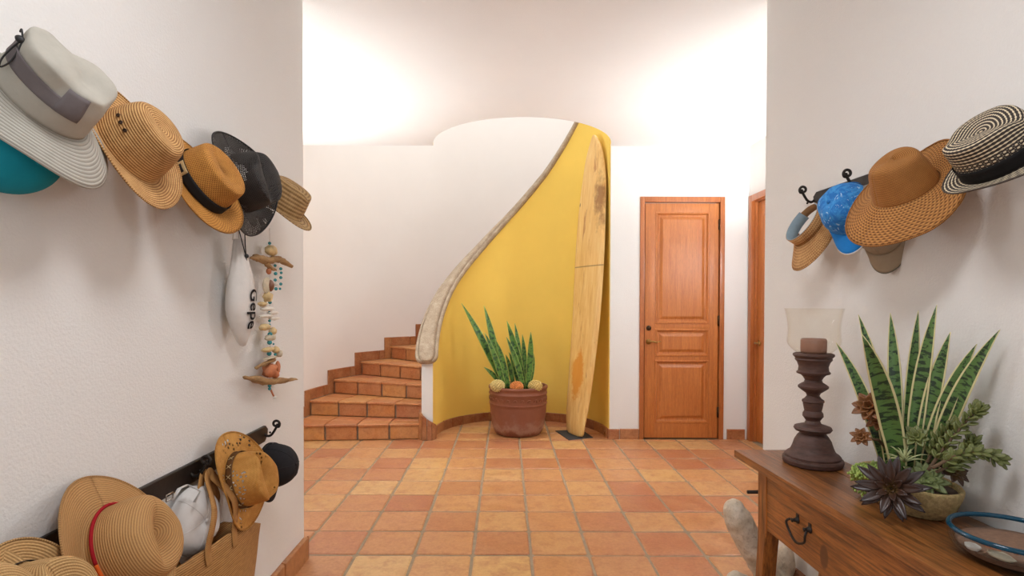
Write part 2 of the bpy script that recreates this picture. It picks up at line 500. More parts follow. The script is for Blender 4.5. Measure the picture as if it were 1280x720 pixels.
fs += [tuple(range(m)), tuple(N * m + i for i in reversed(range(m)))]
cp = mesh('coping', vs, fs, STONE, niche); bm = bmesh.new(); bm.from_mesh(cp.data); bmesh.ops.recalc_face_normals(bm, faces=bm.faces); bm.to_mesh(cp.data); bm.free(); auto_smooth(cp, 50)
cp['label'] = 'moulded stone coping sweeping up the curved wall'

# ------------------------------------------------------------------ staircase
RISE, DPH, PH1 = 0.165, 12.0, -4.2
stairs = thing('staircase', 'curved terracotta-tiled staircase winding up behind the yellow wall', 'staircase', (cyl(0, 1.7).x, cyl(0, 1.7).y, 0))
Binv = Matrix.Translation(-stairs.location)
GR2 = plain('dark_grout', (138, 118, 98), 0.9, 0, 25, 0.2, 0.3)
def sector(r0, r1, p0, p1, z0, z1, nseg=3, bev=0.004):
    """curved block with slightly eased edges; returns verts, faces"""
    def ring(r0, r1, p0, p1, z):
        out = [cyl(p0 + (p1 - p0) * k / nseg, r1, z) for k in range(nseg + 1)] + [cyl(p1 - (p1 - p0) * k / nseg, r0, z) for k in range(nseg + 1)]
        return out
    dp = math.degrees(bev / r1) if p1 > p0 else -math.degrees(bev / r1)
    A = ring(r0, r1, p0, p1, z0); B = ring(r0, r1, p0, p1, z1 - bev); C = ring(r0 + bev, r1 - bev, p0 + dp, p1 - dp, z1)
    m = len(A); fs = [tuple(range(m)), tuple(2 * m + i for i in reversed(range(m)))]
    for i in range(m):
        j = (i + 1) % m; fs += [(i, m + i, m + j, j), (m + i, 2 * m + i, 2 * m + j, m + j)]
    return A + B + C, fs
def part_sector(name, parent, off, *a, mat=None, **k):
    vs, fs = sector(*a, **k)
    o = mesh(name, [v - off for v in vs], fs, mat or TRIMT, parent)
    bm = bmesh.new(); bm.from_mesh(o.data); bmesh.ops.recalc_face_normals(bm, faces=bm.faces); bm.to_mesh(o.data); bm.free()
    return o
RB = [1.035, 1.345, 1.663, 1.985, SR - 0.02]
STEPT = terracotta('stair_terracotta', [(0.0, (178, 96, 50)), (0.3, (192, 120, 62)), (0.55, (170, 88, 54)), (0.8, (204, 140, 74)), (1.0, (182, 104, 66))], 0.36, (140, 70, 38))
NST = 13
for k in range(NST):
    ph = PH1 + k * DPH; z0, z1 = k * RISE, (k + 1) * RISE
    off = Vector(stairs.location)
    vs, fs = sector(NR2 + 0.002, SR - 0.004, ph + 0.35, ph + DPH + 3.0, 0.0 if k == 0 else z0 - 0.1, z1 - 0.014, 5)
    step = mesh('step', [v - off for v in vs], fs, GR2, stairs)
    for i in range(4):
        g = 0.0105
        # riser tile: straight block along the radius
        d = (cyl(ph, 1.0) - NC); d.z = 0; nrm = Vector((d.y, -d.x, 0)); nrm = -nrm if nrm.y > 0 else nrm
        p0 = cyl(ph, RB[i] + g); p1 = cyl(ph, RB[i + 1] - g)
        q = MB(); bz = 0.005
        f0, f1 = nrm * 0.0, nrm * 0.012
        zz0, zz1 = z0 + 0.006, z1 - 0.024
        ax = (p1 - p0).normalized()
        back = [p0 - nrm * 0.01, p1 - nrm * 0.01]
        def quad(o, ins): return [p0 + o + ax * ins + Vector((0, 0, zz0 + ins)), p1 + o - ax * ins + Vector((0, 0, zz0 + ins)), p1 + o - ax * ins + Vector((0, 0, zz1 - ins)), p0 + o + ax * ins + Vector((0, 0, zz1 - ins))]
        V = [x - off for x in quad(-nrm * 0.012, 0) + quad(f1 * 0.7, 0) + quad(f1, bz)]
        F = []
        for a, b2 in ((0, 4), (4, 8)):
            for j in range(4): F.append((a + j, a + (j + 1) % 4, b2 + (j + 1) % 4, b2 + j))
        F.append((8, 9, 10, 11))
        o = mesh('riser_tile', V, F, STEPT, step)
        bm = bmesh.new(); bm.from_mesh(o.data); bmesh.ops.recalc_face_normals(bm, faces=bm.faces); bm.to_mesh(o.data); bm.free()
        # tread tiles: nosing row and back row
        gp = math.degrees(0.006 / 1.6)
        nos = math.degrees(0.026 / ((RB[i] + RB[i + 1]) / 2))
        part_sector('tread_tile', step, off, RB[i] + 0.006, RB[i + 1] - 0.006, ph - nos, ph + DPH * 0.55 - gp, z1 - 0.022, z1, mat=STEPT, bev=0.006)
        part_sector('tread_tile', step, off, RB[i] + 0.006, RB[i + 1] - 0.006, ph + DPH * 0.55 + gp, ph + DPH - 0.1, z1 - 0.016, z1, mat=STEPT)
    # stepped skirting on the outer wall
    SH, SW, ST = 0.118, 2.7, 0.016
    part_sector('skirting_tile', step, off, SR - ST, SR - 0.0005, ph - SW, ph - 0.02, z0 + 0.002, z1 + SH, mat=TRIMT, nseg=2)
    part_sector('skirting_tile', step, off, SR - ST, SR - 0.0005, ph + 0.1, ph + DPH * 0.58, z1 + 0.002, z1 + SH, mat=TRIMT, nseg=3)
    part_sector('skirting_tile', step, off, SR - ST, SR - 0.0005, ph + DPH * 0.58 + 0.22, ph + DPH - SW - 0.15, z1 + 0.002, z1 + SH, mat=TRIMT, nseg=2)

# ------------------------------------------------------------------ baseboards
def bb_block(name, parent, p0, p1, th, h, mat=TRIMT, z0=0.0):
    """tile standing against a wall; p0->p1 along the wall, thickness to the left of travel"""
    p0 = Vector((p0[0], p0[1], 0)); p1 = Vector((p1[0], p1[1], 0)); ax = (p1 - p0).normalized(); n = Vector((-ax.y, ax.x, 0))
    e = 0.006; V = []
    for o, iz, ie in ((0, 0, 0), (th * 0.55, 0, 0), (th, e, e)):
        for s, z in ((0, z0), (1, z0), (1, h), (0, h)):
            base = p0 + ax * ie if s == 0 else p1 - ax * ie
            V.append(base + n * o + Vector((0, 0, z if z == z0 else z - iz)))
    F = [(0, 3, 2, 1)]
    for a in (0, 4):
        for j in range(4): F.append((a + j, a + (j + 1) % 4, a + 4 + (j + 1) % 4, a + 4 + j))
    F.append((8, 9, 10, 11))
    o = mesh(name, V, F, mat, parent); bm = bmesh.new(); bm.from_mesh(o.data); bmesh.ops.recalc_face_normals(bm, faces=bm.faces); bm.to_mesh(o.data); bm.free()
    return o
def baseboard(name, p0, p1, h, th=0.018, step=0.31, first=None):
    root = struct(link(name, None)); p0 = Vector(p0); p1 = Vector(p1); L = (p1 - p0).length; ax = (p1 - p0) / L
    s = 0.0; w = first or step
    while s < L - 0.02:
        e = min(L, s + w); w = step
        bb_block('baseboard_tile', root, p0 + ax * s, p0 + ax * (e - 0.006), th, h + random.uniform(-0.002, 0.002)); s = e
    return root
baseboard('baseboard_left', (XL, YE), (XL, -1.2), 0.121, 0.022, 0.315)
bb = bpy.data.objects['baseboard_left']
bb_block('baseboard_tile', bb, (XL - 0.5, YE), (XL + 0.02, YE), 0.02, 0.121)
baseboard('baseboard_right', (wall_r(-1.2), -1.2), (XR, YE), 0.121, 0.022, 0.315)
baseboard('baseboard_far_right', (XFR, YE + 0.02), (XFR, D2Y0 - 0.08), 0.105, 0.018, 0.3)
baseboard('baseboard_back', (D1X0 - 0.015, YB), (NXR - 0.01, YB), 0.105, 0.016, 0.2)
bb = bpy.data.objects['baseboard_back']
bb_block('baseboard_tile', bb, (XFR - 0.03, YB), (D1X1 + 0.05, YB), 0.016, 0.105)
nb = struct(link('baseboard_niche', None))
ph = -2.0
while ph < 181:
    w = 11.3; e = min(ph + w, 182.4)
    vs, fs = sector(NR - 0.016, NR + 0.003, ph + 0.35, e, 0.0, 0.1 + random.uniform(-0.002, 0.002), 3, bev=0.004)
    o = mesh('baseboard_tile', vs, fs, TRIMT, nb); bm = bmesh.new(); bm.from_mesh(o.data); bmesh.ops.recalc_face_normals(bm, faces=bm.faces); bm.to_mesh(o.data); bm.free()
    ph = e
# upright tile strips wrapped around the foot of the stair wall
tr = struct(link('trim_1', None))
pts = [(-0.885, 5.60), (-0.885, 5.555), (-0.85, 5.53), (-0.795, 5.52), (-0.745, 5.53), (-0.715, 5.562), (-0.705, 5.60)]
hts = [0.30, 0.275, 0.245, 0.215, 0.185, 0.16]
for (a, b2), h in zip(zip(pts, pts[1:]), hts):
    A = Vector(a); B = Vector(b2); C = Vector((-0.80, 5.60)); ax = (B - A).normalized()
    A2 = A + ax * 0.003; B2 = B - ax * 0.003
    Ai = A2 + (C - A2) * 0.3; Bi = B2 + (C - B2) * 0.3
    V = [(p.x, p.y, 0) for p in (A2, B2, Bi, Ai)] + [(p.x, p.y, hh) for p, hh in ((A2, h), (B2, h - 0.028), (Bi, h - 0.028), (Ai, h))]
    o = mesh('tile_strip', V, [(0, 3, 2, 1), (4, 5, 6, 7), (0, 1, 5, 4), (1, 2, 6, 5), (2, 3, 7, 6), (3, 0, 4, 7)], TRIMT, tr)
gc = MB(); gc.tube([(-0.80, 5.585, 0), (-0.80, 5.585, 0.13)], 0.06, 12); gc.build('grout_core', GR2, tr)
g2 = MB(); g2.box(-0.86, 5.57, 0, -0.75, 5.6, 0.12); g2.build('grout_core', GR2, tr, smooth=False)

# ------------------------------------------------------------------ doors
DWOOD = wood('varnished_door_wood', (176, 98, 40), (206, 128, 62), (9, 9, 0.55), 0.45, 5.0, coat=0.1, bump=0.04)
DDARK = wood('door_frame_wood', (162, 88, 40), (192, 116, 60), (9, 9, 0.55), 0.36, 5.0, coat=0.2, bump=0.04)
BRASS = plain('aged_brass', (150, 116, 64), 0.3, 1.0, 30, 0.2)
DARKB = plain('dark_bronze', (62, 46, 30), 0.45, 0.8, 30, 0.2)
def raised_panel(parent, x0, z0, x1, z1, y, s=1):
    """moulding ring and raised field on a face at y facing -y"""
    V = []; F = []
    rings = [(0.0, 0.0), (0.006, -0.006), (0.018, -0.006), (0.030, 0.014), (0.034, 0.016), (0.050, 0.016), (0.078, 0.002)]
    for ins, dy in rings:
        V += [(x0 + ins, y + dy, z0 + ins), (x1 - ins, y + dy, z0 + ins), (x1 - ins, y + dy, z1 - ins), (x0 + ins, y + dy, z1 - ins)]
    for r in range(len(rings) - 1):
        for j in range(4): F.append((4 * r + j, 4 * r + (j + 1) % 4, 4 * r + 4 + (j + 1) % 4, 4 * r + 4 + j))
    a = 4 * (len(rings) - 1); F.append((a, a + 1, a + 2, a + 3))
    return mesh('panel', V, F, DWOOD, parent)
def door_leaf(root, x0, x1, z1, y, panels):
    """frame-and-panel leaf in local coordinates, front face at y"""
    leaf = link('door_leaf', None, root)
    T = 0.042
    pl, pr = panels[0][0], panels[0][2]
    def st(nm, a, b2, c, d):
        q = MB(); q.box(a, y, b2, c, y + T, d, 0.0015); return auto_smooth(q.build(nm, DWOOD, leaf), 30)
    st('stile', x0, 0.012, pl, z1); st('stile', pr, 0.012, x1, z1)
    zs = sorted([(p[1], p[3]) for p in panels]); prev = 0.012
    for a, b2 in zs: st('rail', pl + 0.0005, prev, pr - 0.0005, a); prev = b2
    st('rail', pl + 0.0005, prev, pr - 0.0005, z1)
    for p in panels: raised_panel(leaf, p[0], p[1], p[2], p[3], y)
    bk = MB(); bk.box(pl - 0.002, y + 0.02, 0.02, pr + 0.002, y + T, z1 - 0.05); bk.build('panel_back', DWOOD, leaf, smooth=False)
    return leaf
def lever(root, x, z, y, dirx):
    h = link('door_handle', None, root)
    m = MB(); m.lathe([(0.028, 0), (0.028, 0.004), (0.02, 0.009), (0.011, 0.012), (0.010, 0.045), (0.0, 0.046)], 20)
    o = m.build('rosette', BRASS, h); o.matrix_local = Matrix.Translation((x, y, z)) @ Matrix.Rotation(PI / 2, 4, 'X')
    m = MB(); m.tube(crom([(x, y - 0.045, z), (x + dirx * 0.03, y - 0.05, z + 0.004), (x + dirx * 0.07, y - 0.048, z - 0.002), (x + dirx * 0.115, y - 0.042, z + 0.006)], 4), [0.009] * 4 + [0.008] * 4 + [0.006] * 5, 10)
    m.build('lever', BRASS, h)
    return h
P = lambda px, py: on_y(px, py, YB)
door1 = struct(link('door_1', None)); door1.location = (D1X0, YB, 0)
lx0, lx1, lz1 = 0.044, D1X1 - D1X0 - 0.044, D1Z - 0.052
q = MB()
for nm, bx in (('casing', (-0.012, -0.014, 0.0, 0.034, 0.05, D1Z + 0.012)), ('casing', (D1X1 - D1X0 - 0.034, -0.014, 0.0, D1X1 - D1X0 + 0.012, 0.05, D1Z + 0.012)), ('casing', (0.0345, -0.014, D1Z - 0.042, D1X1 - D1X0 - 0.0345, 0.05, D1Z + 0.012))):
    q = MB(); q.box(*bx, 0.005); auto_smooth(q.build(nm, DDARK, door1), 30)
for bx in ((0.034, 0.05, 0, 0.05, 0.1, D1Z - 0.04), (D1X1 - D1X0 - 0.05, 0.05, 0, D1X1 - D1X0 - 0.034, 0.1, D1Z - 0.04)):
    q = MB(); q.box(*bx); q.build('jamb', DDARK, door1, smooth=False)
def L1(px, py): p = on_y(px, py, YB + 0.01); return p.x - D1X0, p.z
pans = []
for a, b2, c, d in ((819, 405, 887, 265), (819, 446, 885, 411), (817, 529, 886, 450)):
    x0, z0 = L1(a, b2); x1, z1 = L1(c, d); pans.append([x0, z0, x1, z1])
pl = L1(818.5, 400)[0]; pr = L1(886.5, 400)[0]
for p in pans: p[0], p[2] = pl, pr
leaf = door_leaf(door1, lx0, lx1, lz1, 0.008, pans)
hx, hz = L1(808, 427); lever(leaf, hx + 0.02, hz, 0.008, 1)
hx, hz = L1(809, 410)
m = MB(); m.lathe([(0.026, 0), (0.026, 0.006), (0.018, 0.012), (0.0, 0.013)], 20); o = m.build('deadbolt', DARKB, leaf); o.matrix_local = Matrix.Translation((hx + 0.015, 0.008, hz)) @ Matrix.Rotation(PI / 2, 4, 'X')
for py in (281, 401, 515):
    z = L1(903, py)[1]; m = MB(); m.tube([(lx1 + 0.004, -0.002, z - 0.055), (lx1 + 0.004, -0.002, z + 0.055)], 0.008, 10); m.box(lx1 - 0.006, -0.0, z - 0.05, lx1 + 0.018, 0.008, z + 0.05)
    m.build('hinge', DARKB, leaf)
q = MB(); q.box(0.03, 0.06, 0.0, D1X1 - D1X0 - 0.03, 0.12, 0.012); q.build('threshold', DARKB, door1, smooth=False)
# door_2 in the far right wall, seen at a grazing angle
door2 = struct(link('door_2', None)); door2.matrix_world = Matrix.Translation((XFR, D2Y1, 0)) @ Matrix.Rotation(-PI / 2, 4, 'Z')
w2 = D2Y1 - D2Y0
for bx in ((-0.014, -0.018, 0.0, 0.05, 0.02, D2Z + 0.012), (w2 - 0.05, -0.018, 0.0, w2 + 0.014, 0.02, D2Z + 0.012), (0.0505, -0.018, D2Z - 0.05, w2 - 0.0505, 0.02, D2Z + 0.012)):
    q = MB(); q.box(*bx, 0.005); auto_smooth(q.build('casing', DDARK, door2), 30)
for bx in ((0.03, 0.02, 0, 0.06, 0.13, D2Z - 0.04), (w2 - 0.06, 0.02, 0, w2 - 0.03, 0.13, D2Z - 0.04), (0.06, 0.02, D2Z - 0.06, w2 - 0.06, 0.13, D2Z - 0.03)):
    q = MB(); q.box(*bx); q.build('jamb', DDARK, door2, smooth=False)
leaf2 = door_leaf(door2, 0.064, w2 - 0.064, D2Z - 0.065, 0.045, [[0.19, 0.25, w2 - 0.19, 0.86], [0.19, 0.99, w2 - 0.19, 1.14], [0.19, 1.27, w2 - 0.19, D2Z - 0.2]])
lever(leaf2, 0.11, 1.0, 0.045, 1)
# ------------------------------------------------------------------ leaves
def bez(p0, p1, p2, n):
    p0, p1, p2 = Vector(p0), Vector(p1), Vector(p2)
    return [p0 * (1 - t) ** 2 + p1 * 2 * t * (1 - t) + p2 * t * t for t in [k / n for k in range(n + 1)]]
def leaf_into(mb, pts, wid, face, fold=0.25, twist=0.0, shape=None, cols=5):
    """blade along pts; wid = full width; face = direction its upper side looks to"""
    n = len(pts) - 1; face = Vector(face); vs = []; fs = []; uv = []; L = 0
    shape = shape or (lambda t: min(1.0, 0.55 + 1.3 * t) * (1 - max(0, (t - 0.45) / 0.55) ** 2.2))
    for i, p in enumerate(pts):
        t = i / n
        tan = (pts[min(i + 1, n)] - pts[max(i - 1, 0)]).normalized()
        s = tan.cross(face)
        s = s.normalized() if s.length > 1e-4 else tan.orthogonal().normalized()
        up = s.cross(tan).normalized()
        if twist:
            R = Matrix.Rotation(twist * t, 3, tan); s = R @ s; up = R @ up
        if i: L += (p - pts[i - 1]).length
        w = max(wid * shape(t), wid * 0.02) / 2
        for c in range(cols):
            u = c / (cols - 1); x = 2 * u - 1
            vs.append(p + s * (x * w) + up * (fold * w * (x * x - 0.3))); uv.append((u, L))
    for i in range(n):
        for c in range(cols - 1):
            a = i * cols + c; fs.append((a, a + 1, a + cols + 1, a + cols))
    mb.add(vs, fs, uv)
def solid(o, th, off=0.0):
    m = o.modifiers.new('thickness', 'SOLIDIFY'); m.thickness = th; m.offset = off
    return o
def leaf_obj(name, pts, wid, face, mat, parent, th=0.003, **k):
    mb = MB(); leaf_into(mb, pts, wid, face, **k)
    return solid(mb.build(name, mat, parent), th)
def snake_mat(name, g1, g2, dark, margin, edge=0.09, bands=34):
    t = NT(name); tc = t.n('ShaderNodeTexCoord'); sp = t.n('ShaderNodeSeparateXYZ'); t.l(tc.outputs['UV'], sp.inputs[0])
    u, v = sp.outputs[0], sp.outputs[1]
    cb = t.n('ShaderNodeCombineXYZ'); t.l(t.math('MULTIPLY', u, 1.6), cb.inputs[0]); t.l(t.math('MULTIPLY', v, bands * 1.7), cb.inputs[1])
    oi = t.n('ShaderNodeObjectInfo'); t.l(t.math('MULTIPLY', oi.outputs['Random'], 50.0), cb.inputs[2])
    n = t.noise(cb.outputs[0], 1.0, 4, 0.6, 0.5)
    c = t.mix(t.ramp(n, [(0.50, (0, 0, 0, 1)), (0.56, (1, 1, 1, 1))]), t.mix(t.noise(t.coord('Object'), 12, 3), g1, g2), dark)
    if margin:
        d = t.math('ABSOLUTE', t.math('SUBTRACT', u, 0.5))
        c = t.mix(t.ramp(d, [(0.5 - edge - 0.02, (0, 0, 0, 1)), (0.5 - edge, (1, 1, 1, 1))]), c, margin)
    t.color(c); t.rough(0.42); return t.m

# ------------------------------------------------------------------ console table
TZ = 0.74
PA, PB_ = on_z(917.5, 562, TZ), on_z(1182.7, 719.2, TZ)
tdir = (PA - PB_); tdir.z = 0; tdir.normalize()
tang = math.atan2(-tdir.x, tdir.y)
TM = Matrix.Translation((PA.x, PA.y, 0)) @ Matrix.Rotation(tang, 4, 'Z')
TMI = TM.inverted()
TD, TL = wall_r(PA.y) - PA.x - 0.014, 1.5
def table_wood(name, dark, light, scale, scars=(), rough=0.38):
    t = NT(name); v = t.coord('Object', scale, rnd=False)
    n1 = t.noise(v, 6, 6, 0.62, 1.0); n2 = t.noise(v, 46, 4, 0.7); vb = t.coord('Object', (1, 1, 1)); n3 = t.noise(vb, 5.0, 4, 0.55)
    c = t.ramp(n1, [(0.36, tuple(x * 0.8 for x in dark)), (0.5, tuple((a + b) / 2 for a, b in zip(dark, light))), (0.64, tuple(x * 1.06 for x in light))])
    c = t.mix(t.ramp(n2, [(0.45, (0, 0, 0, 1)), (0.8, (0.6, 0.6, 0.6, 1))]), c, tuple(x * 0.55 for x in dark))
    c = t.mix(t.ramp(n3, [(0.5, (0, 0, 0, 1)), (0.75, (0.55, 0.55, 0.55, 1))]), c, tuple(x * 0.7 for x in dark))
    for (pos, sc, col) in scars:
        vm = t.n('ShaderNodeVectorMath', operation='SUBTRACT'); t.l(vb, vm.inputs[0]); vm.inputs[1].default_value = pos
        vs_ = t.n('ShaderNodeVectorMath', operation='MULTIPLY'); t.l(vm.outputs[0], vs_.inputs[0]); vs_.inputs[1].default_value = sc
        ln = t.n('ShaderNodeVectorMath', operation='LENGTH'); t.l(vs_.outputs[0], ln.inputs[0])
        c = t.mix(t.ramp(ln.outputs['Value'], [(0.75, (0.85, 0.85, 0.85, 1)), (1.0, (0, 0, 0, 1))]), c, col)
    t.color(c); t.rough(rough); t.bump(n2, 0.1, 0.002); t.b.inputs['Coat Weight'].default_value = 0.15; t.b.inputs['Coat Roughness'].default_value = 0.2
    return t.m
APX = 0.030                                      # apron set back from the edge of the top
def on_apron(px, py):                            # table-local point on the apron plane
    d = TMI.to_3x3() @ ray(px, py); c = TMI @ CAM_P
    return c + d * ((APX - c.x) / d.x)
kn = on_apron(1030, 696)
IRON = plain('black_iron', (44, 38, 34), 0.5, 0.6, 25, 0.3, 0.3, 80)
TW = [table_wood('table_plank_wood', (120, 70, 30), (160, 100, 48), (14, 0.7, 14)), table_wood('table_plank_dark', (98, 58, 28), (138, 86, 44), (14, 0.7, 14)), table_wood('table_plank_brown', (106, 63, 29), (148, 92, 45), (14, 0.7, 14))]
TAP = table_wood('table_apron_wood', (122, 70, 28), (164, 100, 44), (14, 0.7, 14), [(tuple(kn), (20, 40, 22), (74, 36, 16))])
TLEG = table_wood('table_leg_wood', (118, 68, 27), (160, 98, 43), (14, 14, 0.8))
table = thing('console_table', 'rustic brown wooden console table with iron drawer pull against the wall', 'table', mat=TM)
pw = [0.0, 0.135, 0.255, TD]
for i in range(3):
    q = MB(); q.box(pw[i] + (0.0006 if i else 0), -TL, TZ - 0.032, pw[i + 1] - 0.0006, 0.0, TZ - (0.0, 0.0015, 0.0008)[i], 0.004)
    o = auto_smooth(q.build('top_plank', TW[i], table), 30)
q = MB(); q.box(APX, -TL + 0.17, 0.478, APX + 0.024, -0.168, TZ - 0.0325, 0.002); apron = auto_smooth(q.build('apron', TAP, table), 30)
q = MB(); q.box(TD - 0.05, -TL + 0.17, 0.478, TD - 0.026, -0.168, TZ - 0.0325, 0.002); auto_smooth(q.build('apron', TAP, table), 30)
for y in (-0.195, -TL + 0.17):
    q = MB(); q.box(APX + 0.02, y, 0.478, TD - 0.046, y + 0.024, TZ - 0.0325, 0.002); auto_smooth(q.build('end_apron', TLEG, table), 30)
def leg(x0, y0, sy):
    mb = MB(); rows = [(0.7075, 0.0), (0.60, 0.001), (0.478, 0.004), (0.40, 0.0), (0.30, -0.010), (0.18, -0.022), (0.06, -0.036), (0.0, -0.044)]
    vs = []; fs = []
    for z, o in rows:
        w = 0.068 if z > 0.47 else 0.060 - 0.012 * (0.47 - z) / 0.47; d = 0.058
        y1 = y0 - sy * o
        for a, b2 in ((0, 0), (d, 0), (d, -sy * w), (0, -sy * w)): vs.append((x0 + a, y1 + b2, z))
    for i in range(len(rows) - 1):
        for j in range(4): fs.append((4 * i + j, 4 * i + (j + 1) % 4, 4 * i + 4 + (j + 1) % 4, 4 * i + 4 + j))
    fs += [(0, 1, 2, 3), tuple(4 * (len(rows) - 1) + j for j in (3, 2, 1, 0))]
    mb.add(vs, fs); o = mb.build('leg', TLEG, table); bm = bmesh.new(); bm.from_mesh(o.data); bmesh.ops.recalc_face_normals(bm, faces=bm.faces)
    bmesh.ops.bevel(bm, geom=[e for e in bm.edges if e.calc_face_angle(0) > 0.9], offset=0.003, segments=1, affect='EDGES'); bm.to_mesh(o.data); bm.free(); auto_smooth(o, 30)
for x0 in (APX - 0.004, TD - 0.084):
    leg(x0, -0.163, 1); leg(x0, -TL + 0.163, -1)
# swan-neck drawer pull
a = on_apron(997, 650); b2 = on_apron(1012.5, 662)
pull = link('drawer_pull', None, apron)
for p in (a, b2):
    m = MB(); m.lathe([(0.013, 0), (0.013, 0.003), (0.008, 0.006), (0.006, 0.018), (0.008, 0.022), (0.0, 0.024)], 14)
    o = m.build('rosette', IRON, pull); o.matrix_local = Matrix.Translation(p) @ Matrix.Rotation(-PI / 2, 4, 'Y')
    m = MB(); m.box(-0.0008, -0.009, -0.006, 0.0015, 0.009, 0.022, 0.0007); o = m.build('backplate', IRON, pull); o.matrix_local = Matrix.Translation(p + Vector((-0.001, 0, 0))) 
mid = (a + b2) / 2; out = Vector((-0.02, 0, 0)); dn = Vector((0, 0, -1)); sd = (a - b2) / 2
m = MB(); m.tube(crom([tuple(q_) for q_ in (a + out + sd * 0.35, a + out * 1.5 + sd * 0.55 + dn * 0.014, a + out * 1.3 + sd * 0.2 + dn * 0.042, mid + out * 1.4 + dn * 0.062, b2 + out * 1.3 - sd * 0.2 + dn * 0.042, b2 + out * 1.5 - sd * 0.55 + dn * 0.014, b2 + out - sd * 0.35)], 5), 0.0042, 8)
m.build('bail', IRON, pull)
# iron handle on the far end
eh = TMI @ on_y(943, 615, PA.y - 0.09)
m = MB(); m.tube([(0.018, eh.y, eh.z), (0.30, eh.y, eh.z)], 0.008, 10); m.tube([(0.10, eh.y, eh.z), (0.10, -0.17, eh.z)], 0.006, 8); m.tube([(0.25, eh.y, eh.z), (0.25, -0.17, eh.z)], 0.006, 8)
o = m.build('end_handle', IRON, table); o['label'] = 'dark iron bar handle on the table end'

# ------------------------------------------------------------------ candle holder
cpos = on_z(1015.5, 579.5, TZ)
ch = thing('candle_holder', 'tall turned brown wooden candlestick with glass hurricane shade on the console table', 'candle holder', (cpos.x, cpos.y, TZ))
k_ = cpos.y / 683 / 3.133
TURN = NT('weathered_turned_wood'); v = TURN.coord('Object', (1, 1, 3)); n1 = TURN.noise(v, 30, 5, 0.6); n2 = TURN.noise(TURN.coord('Object', (1, 1, 14)), 14, 4)
TURN.color(TURN.mix(TURN.ramp(n2, [(0.4, (0, 0, 0, 1)), (0.7, (1, 1, 1, 1))]), TURN.ramp(n1, [(0.3, (62, 42, 36)), (0.7, (98, 70, 60))]), (84, 52, 42)))
TURN.rough(0.62); TURN.bump(n1, 0.3, 0.002); TURN = TURN.m
pr = [(672, 100), (668, 105), (655, 108), (648, 106), (645, 98), (638, 99), (630, 92), (625, 84), (618, 78), (600, 71), (580, 65), (562, 55), (552, 46), (548, 48), (542, 62), (533, 68), (525, 64), (519, 46), (514, 30), (502, 25), (494, 30), (484, 37), (473, 36), (463, 30), (456, 32), (440, 35), (431, 36), (427, 40), (420, 38), (415, 30), (404, 22), (394, 26), (382, 42), (373, 53), (366, 54), (359, 46), (351, 33), (342, 30), (331, 36), (322, 44), (317, 58), (312, 60), (306, 54), (290, 52), (272, 58), (262, 66), (256, 64), (252, 68), (246, 73), (240, 72), (237, 66), (236, 30)]
m = MB(); m.lathe([(r * k_, (672 - y) * k_) for y, r in pr], 40); auto_smooth(m.build('turned_stand', TURN, ch), 28)
def thin_glass(name, tint, refl=0.06):
    t = NT(name); tr = t.n('ShaderNodeBsdfTransparent'); tr.inputs[0].default_value = tint; gl = t.n('ShaderNodeBsdfGlossy'); gl.inputs['Roughness'].default_value = 0.03
    lw = t.n('ShaderNodeLayerWeight'); lw.inputs[0].default_value = 0.5; fr = t.n('ShaderNodeMath', operation='POWER', i_1=4.0); t.l(lw.outputs['Facing'], fr.inputs[0]); f2 = t.n('ShaderNodeMath', operation='MULTIPLY_ADD', i_1=0.22, i_2=0.015); t.l(fr.outputs[0], f2.inputs[0]); mx = t.n('ShaderNodeMixShader'); t.l(f2.outputs[0], mx.inputs[0]); t.l(tr.outputs[0], mx.inputs[1]); t.l(gl.outputs[0], mx.inputs[2])
    t.l(mx.outputs[0], t.t.nodes['Material Output'].inputs[0]); return t.m
GLASS = thin_glass('clear_glass', (0.988, 0.982, 0.965, 1))
gp = crom([(40, 238), (55, 238), (72, 226), (90, 206), (95, 190), (93, 165), (92, 140), (94, 115), (98, 90), (104, 62)], 4)
ip = [(r - 3.0, y + (1.5 if r > 40 else 0) - (0 if i else 0)) for i, (r, y) in enumerate(gp)]
m = MB(); m.lathe([(r * k_, (672 - y) * k_) for r, y in gp] + [(r * k_, (672 - y) * k_) for r, y in reversed(ip)], 48, cap=False); o = m.build('hurricane_shade', GLASS, ch); o['label'] = 'clear flared glass hurricane shade'
WAX = plain('pinkish_brown_wax', (150, 108, 88), 0.55, 0, 30, 0.1, 0.15)
m = MB(); m.lathe([(0.0, 0), (44, 0), (46, 8), (46, 50), (42, 56), (40, 54), (20, 50), (0, 50)], 28); m.v = [v_ * k_ for v_ in m.v]; o = m.build('candle', WAX, ch); o.location = (0, 0, (672 - 236) * k_); o['label'] = 'short pinkish-brown pillar candle'

# ------------------------------------------------------------------ planter with succulents
BC = Vector((1.283, 1.735, TZ))
pl_ = thing('succulent_planter', 'oval mossy stone planter of snake plant and mixed succulents on the console table', 'planter', BC)
BSTONE = NT('mossy_stone'); v = BSTONE.coord('Object'); n1 = BSTONE.noise(v, 18, 5, 0.65); n2 = BSTONE.noise(v, 90, 4, 0.7)
BSTONE.color(BSTONE.mix(BSTONE.ramp(n1, [(0.5, (0, 0, 0, 1)), (0.72, (0.7, 0.7, 0.7, 1))]), BSTONE.ramp(n2, [(0.3, (142, 118, 76)), (0.7, (200, 172, 120))]), (146, 138, 82)))
BSTONE.rough(0.9); BSTONE.bump(n2, 0.6, 0.006); BSTONE = BSTONE.m
SOIL = plain('dark_soil', (62, 46, 34), 0.95, 0, 60, 0.3, 0.8, 60)
m = MB(); prf = [(0.0, 0.0), (0.62, 0.0), (0.72, 0.005), (0.86, 0.03), (0.96, 0.065), (1.0, 0.085), (0.985, 0.092), (0.93, 0.092), (0.9, 0.085), (0.88, 0.07), (0.0, 0.07)]
